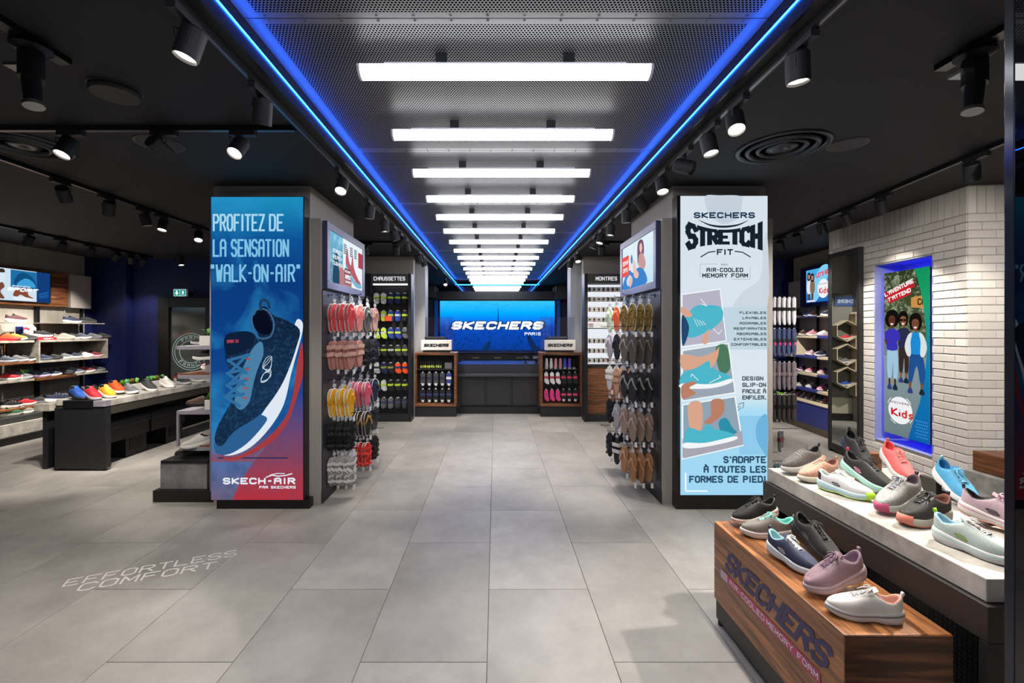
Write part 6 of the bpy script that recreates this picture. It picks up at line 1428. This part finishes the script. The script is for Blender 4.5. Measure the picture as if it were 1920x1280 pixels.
colw = {'e8e6e2': 'white', '1f2a5c': 'navy', '1d1d20': 'black', 'c8e84a': 'lime', '2c46a8': 'blue', '6a6c70': 'grey', 'f0541c': 'orange', 'd8dade': 'pale grey', 'e84a84': 'pink', '3a3c40': 'charcoal'}
wallrows = [(2.20, 'low', [('e8e6e2', 'b8dc3c'), ('e8e6e2', 'b8dc3c'), ('1f2a5c', 'b8dc3c'), ('1f2a5c', 'b8dc3c'), ('1d1d20', 'b8dc3c')]), (1.90, 'low', [('c8e84a', '8a9c3c'), ('c8e84a', 'd8dade'), ('2c46a8', 'c8e84a'), ('2c46a8', 'd8dade'), ('1d1d20', 'b8dc3c')]),
 (1.60, 'ankle', [('c8e84a', '3a3c40'), ('c8e84a', 'd8dade'), ('2c46a8', 'c8e84a'), ('2c46a8', 'c8e84a'), ('6a6c70', '1d1d20')]), (1.30, 'ankle', [('6a6c70', 'b8dc3c'), ('1d1d20', 'b8dc3c'), ('1d1d20', 'd8dade'), ('3a3c40', 'b8dc3c'), ('3a3c40', 'b8dc3c')]),
 (1.00, 'ankle', [('d8dade', '3a3c40'), ('1f2a5c', '9a9c4c'), ('1d1d20', '9a9c4c'), ('f0541c', '232a6c'), ('f0541c', '232a6c')]), (.70, 'ankle', [('d8dade', 'b8dc3c'), ('d8dade', 'b8dc3c'), ('1d1d20', 'b8dc3c'), ('1d1d20', 'b8dc3c'), ('1d1d20', 'b8dc3c')]),
 (.40, 'low', [('d8dade', '3a4468'), ('6a6c70', '3a4468'), ('6a6c70', '3a4468'), ('3a3c40', '3a4468'), ('3a3c40', '3a4468')])]
for ri, (z, kd, cs) in enumerate(wallrows):
    for ci, (a, b_) in enumerate(cs):
        x_ = sx0+.115+ci*.122; MB().cyl((x_, 7.90, z+.01), (x_, 7.76, z+.012), .003, n=5).build('hook', m_prong, su)
        for q in range(2):
            o = socks(kd, a, b_); o.location = (x_+q*.012, 7.79+q*.05, z); o.rotation_euler = (0, 0, random.uniform(-.2, .2))
            tag(o, f'{colw[a]} socks pair {"in front" if q == 0 else "behind"}, {ords[ci] if ci else "first"} column of row {"one two three four five six seven".split()[ri]} in the socks bay', 'socks', 'socks in the socks bay')
for ri, z in enumerate((2.2, 1.8, 1.4, 1.0)):
    o = socks('low', '1d1d20', 'd8dade'); o.location = (sx0-.12, 7.79, z); tag(o, f'black packaged socks in row {"one two three four".split()[ri]} of the accessories bay', 'socks', 'packs in the accessories bay'); MB().cyl((sx0-.12, 7.90, z+.01), (sx0-.12, 7.76, z+.012), .003, n=5).build('hook', m_prong, su2)
sg = tag(MB().box(0, 0, 0, .12, .004, .09).build('price_card', mat('e8542c', .5), None), 'small orange price card on the socks bay', 'sign'); sg.location = (sx0+.28, 7.745, 1.72)
# on the outer flank of the stretch poster pillar
ow = empty('display_wall', (2.46, 4.7, 0), label='sock display wall on the outer flank of the stretch poster pillar', cat='display wall')
B('wall_slab', m_grey, ow, (2.425, 4.08, 0, 2.50, 5.30, 2.575), bevel=.003); B('back_panel', mat('1c2450', .5), ow, (2.501, 4.10, .12, 2.508, 5.28, 2.0), bevel=.001)
orow = [(1.87, 'crew', 'c9c8ce', '1d1d20', None, 'white crew socks with black band'), (1.58, 'crew', '3a4468', '2a3038', 'e03c78', 'striped pink and green toe socks'), (1.27, 'crew', '6a6068', '7a6c74', None, 'mauve grey long socks'), (.97, 'crew', '2a2426', '141416', None, 'black and red fluffy socks'), (.64, 'low', '4a4c50', '5c1c28', '8a8c90', 'grey ankle socks with dark red band'), (.34, 'low', '4a6a78', '8aa0a8', None, 'teal fluffy socks')]
for ri, (z, kd, a, b_, hl, wd_) in enumerate(orow):
    for hi_, hy in enumerate((4.20, 4.50)):
        n = 6 if ri < 4 else 2 if ri == 4 else 4
        MB().cyl((2.508, hy, z+.012), (2.508+.30, hy, z+.014), .003, n=6).build('hook', m_prong, ow)
        for q in range(n):
            o = socks(kd, a, b_, hl); o.location = (2.545+q*(.045 if n == 6 else .10 if n == 2 else .06), hy, z); o.rotation_euler = (0, 0, math.radians(38)+random.uniform(-.12, .12)); o.scale = (1.15, 1.0, .86 if ri < 4 else 1.1)
            tag(o, f'{wd_}, {ords[q] if q else "first"} out on the {"front" if hi_ == 0 else "rear"} hook', 'socks', 'socks on the outer pillar flank')

# cabinets by the till
def low_items(x0, n, z, y_, cs, grp, words, kd='low', dx=.125):
    for k_ in range(n):
        a, b_, hl = cs[k_]; o = socks(kd, a, b_, hl); o.location = (x0+k_*dx, y_, z); o.scale = (1.25, 1, 1.35) if 'insole' in grp else (1.1, 1, 1.2)
        if 'insole' in grp: o.name = 'insole_pack'
        tag(o, f'{words[k_]}', 'insoles' if 'insole' in grp else 'socks', grp)
        MB().cyl((x0+k_*dx, 8.40, z+.01), (x0+k_*dx, y_-.02, z+.012), .003, n=5).build('hook', m_prong, c1 if x0 < 0 else c2)
ci_ = [('3f4147', '23283a', 'c8cccf')]*4+[('2c3c80', 'd8dade', 'c8cccf')]
low_items(cx0+.145, 5, .80, 8.22, ci_, 'insole packs in the walnut cabinet', [f'grey insole pack in the upper row, {ords[k_] if k_ else "first"} from the socks side' for k_ in range(4)]+['blue insole pack ending the upper row'], dx=.118)
low_items(cx0+.145, 5, .50, 8.22, [('141418', '2a3462', 'c8cccf')]*5, 'insole packs in the walnut cabinet', [f'black insole pack in the lower row, {ords[k_] if k_ else "first"} from the socks side' for k_ in range(5)], dx=.118)
low_items(dx0+.115, 6, .80, 8.22, [('e8e6e2', 'c03a50', None)]*3+[('1d1d20', 'c03a50', None)]*3, 'socks in the till cabinet', [f'{"white" if k_ < 3 else "black"} socks in the upper cabinet row, {ords[k_] if k_ else "first"} from the till' for k_ in range(6)], 'ankle', .105)
low_items(dx0+.115, 6, .49, 8.22, [('e84a84', 'd8308a', None)]*3+[('1d1d20', 'd05070', 'd8dade')]*3, 'socks in the till cabinet', [f'{"pink" if k_ < 3 else "black"} socks in the lower cabinet row, {ords[k_] if k_ else "first"} from the till' for k_ in range(6)], 'ankle', .105)
def bottle(x, y, z, r_, h_, body, cap, lab, grp, cone=False):
    o = empty('bottle', (x, y, z), 0, lab, 'bottle', grp)
    if cone: MB().lathe([(r_, .03), (r_*1.0, .04), (r_*.62, h_), (r_*.5, h_+.004)], n=14).build('body', body, o, smooth=False, world=False); MB().lathe([(r_*.85, 0), (r_*.9, .03), (r_*.6, .031)], n=14).build('cap', cap, o, world=False)
    else: MB().lathe([(r_, 0), (r_, h_*.6), (r_*.5, h_*.72)], n=12).build('body', body, o, world=False); MB().lathe([(r_*.5, h_*.72), (r_*.5, h_), (r_*.3, h_)], n=10).build('cap', cap, o, world=False); MB().lathe([(r_*1.02, h_*.15), (r_*1.02, h_*.45)], n=12).build('label_wrap', mat('c8d860', .5), o, world=False)
for k_ in range(10): bottle(cx0+.11+k_*.038+(.01 if k_ > 6 else 0), 8.25+(k_ % 2)*.03, .858, .015, .13+.01*(k_ % 3), m_dark, mat('2a2a2e', .4), f'small black spray bottle with lime label, {ords[k_] if k_ else "first"} on the insoles cabinet shelf', 'spray bottles')
for k_, (c_, w_) in enumerate([('d8d6d2', 'white'), ('e2e0dc', 'second white'), ('d89aa4', 'pink'), ('c88894', 'darker pink'), ('3c5cc0', 'blue'), ('6a48b8', 'purple'), ('141416', 'black')]): bottle(dx0+.125+k_*.083, 8.24, .858, .034, .19, mat(c_, .2, .3), mat('b8b4b0', .3, .4), f'{w_} tapered care bottle on the pink socks cabinet shelf', 'tapered bottles', True)
bp_ = tag(MB().cbox(0, 0, 0, .13, .06, .11, .004).build('care_box', mat('77787c', .5, kind='knitbig', scale=.3), None), 'patterned grey care kit box beside the spray bottles', 'box'); bp_.location = (cx0+.54, 8.24, .858)

# watches
wb_ = empty('watch_box', (0, 0, 0)); MB().cbox(-.034, 0, 0, .034, .04, .085, .002).build('white_box', mat('c9c6c0', .5), wb_, world=False)
MB().box(-.009, -.006, .006, .009, 0, .08).build('strap', m_dark, wb_, world=False); MB().cyl((0, -.006, .044), (0, -.012, .044), .017, n=12).build('watch_case', mat('2c2c2e', .3, .5), wb_, world=False); wn = 0
for ri, z in enumerate((2.22, 2.05, 1.875, 1.70, 1.335, 1.165, 1.0)):
    B('glass_shelf', emit('f6f8ff', 1.0), wu, (mx0+.06, 7.80, z-.012, mx0+.94, 7.86, z-.001))
    for ci in range(11):
        o = wb_ if wn == 0 else copy_tree(wb_, None, {'strap': mat(random.choice(['17171a', '17171a', '17171a', 'c8384a', 'd8d0c4', '8a6c50']), .5)}); wn += 1
        o.location = (mx0+.105+ci*.079, 7.805, z); tag(o, f'boxed watch, {ords[ci] if ci else "first"} on lit shelf {"one two three four five six seven".split()[ri]} of the watches bay', 'watch', 'boxed watches')
for k_ in range(3):
    B('shelf_card', m_tag if k_ else mat('d8d4ce', .5), wu, (mx0+.07+k_*.12, 7.78, 1.602, mx0+.17+k_*.12, 7.785, 1.68))
cvs = Canvas((mx0+.07, 7.779, 1.68), (1, 0, 0), (0, 0, 1), 0, 0, 10, 8, .10, .078, wu); cvs.rects('red_print', mat('c8283c', .5), (1, .4, 9, 2)); cvs.text('-20%', mat('1c1c1e', .5), 1, 9, 6.5, 3.4, 1.1)

# ================================================================== LIGHT-PROJECTED WORDS, PAINTED AS PALE FLOOR LETTERS
mb = MB(); fl_m, N, L, b = newmat('painted_projection_white'); b.inputs['Base Color'].default_value = hexc('f2f0ec'); b.inputs['Alpha'].default_value = .62; b.inputs['Roughness'].default_value = .6
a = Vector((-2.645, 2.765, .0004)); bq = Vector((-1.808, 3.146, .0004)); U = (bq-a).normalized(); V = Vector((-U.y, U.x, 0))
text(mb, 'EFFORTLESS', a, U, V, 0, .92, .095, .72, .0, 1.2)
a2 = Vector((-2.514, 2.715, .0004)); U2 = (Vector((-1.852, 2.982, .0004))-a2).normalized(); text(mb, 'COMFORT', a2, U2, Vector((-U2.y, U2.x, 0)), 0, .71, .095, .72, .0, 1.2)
tag(mb.build('floor_lettering', fl_m, None), 'projected light words effortless comfort, painted as pale letters on the grey tiles', 'lettering')
# unused patterns of the small shoes leave the scene
for o in PRO.values():
    for ch in list(o.children): bpy.data.objects.remove(ch)
    bpy.data.objects.remove(o)
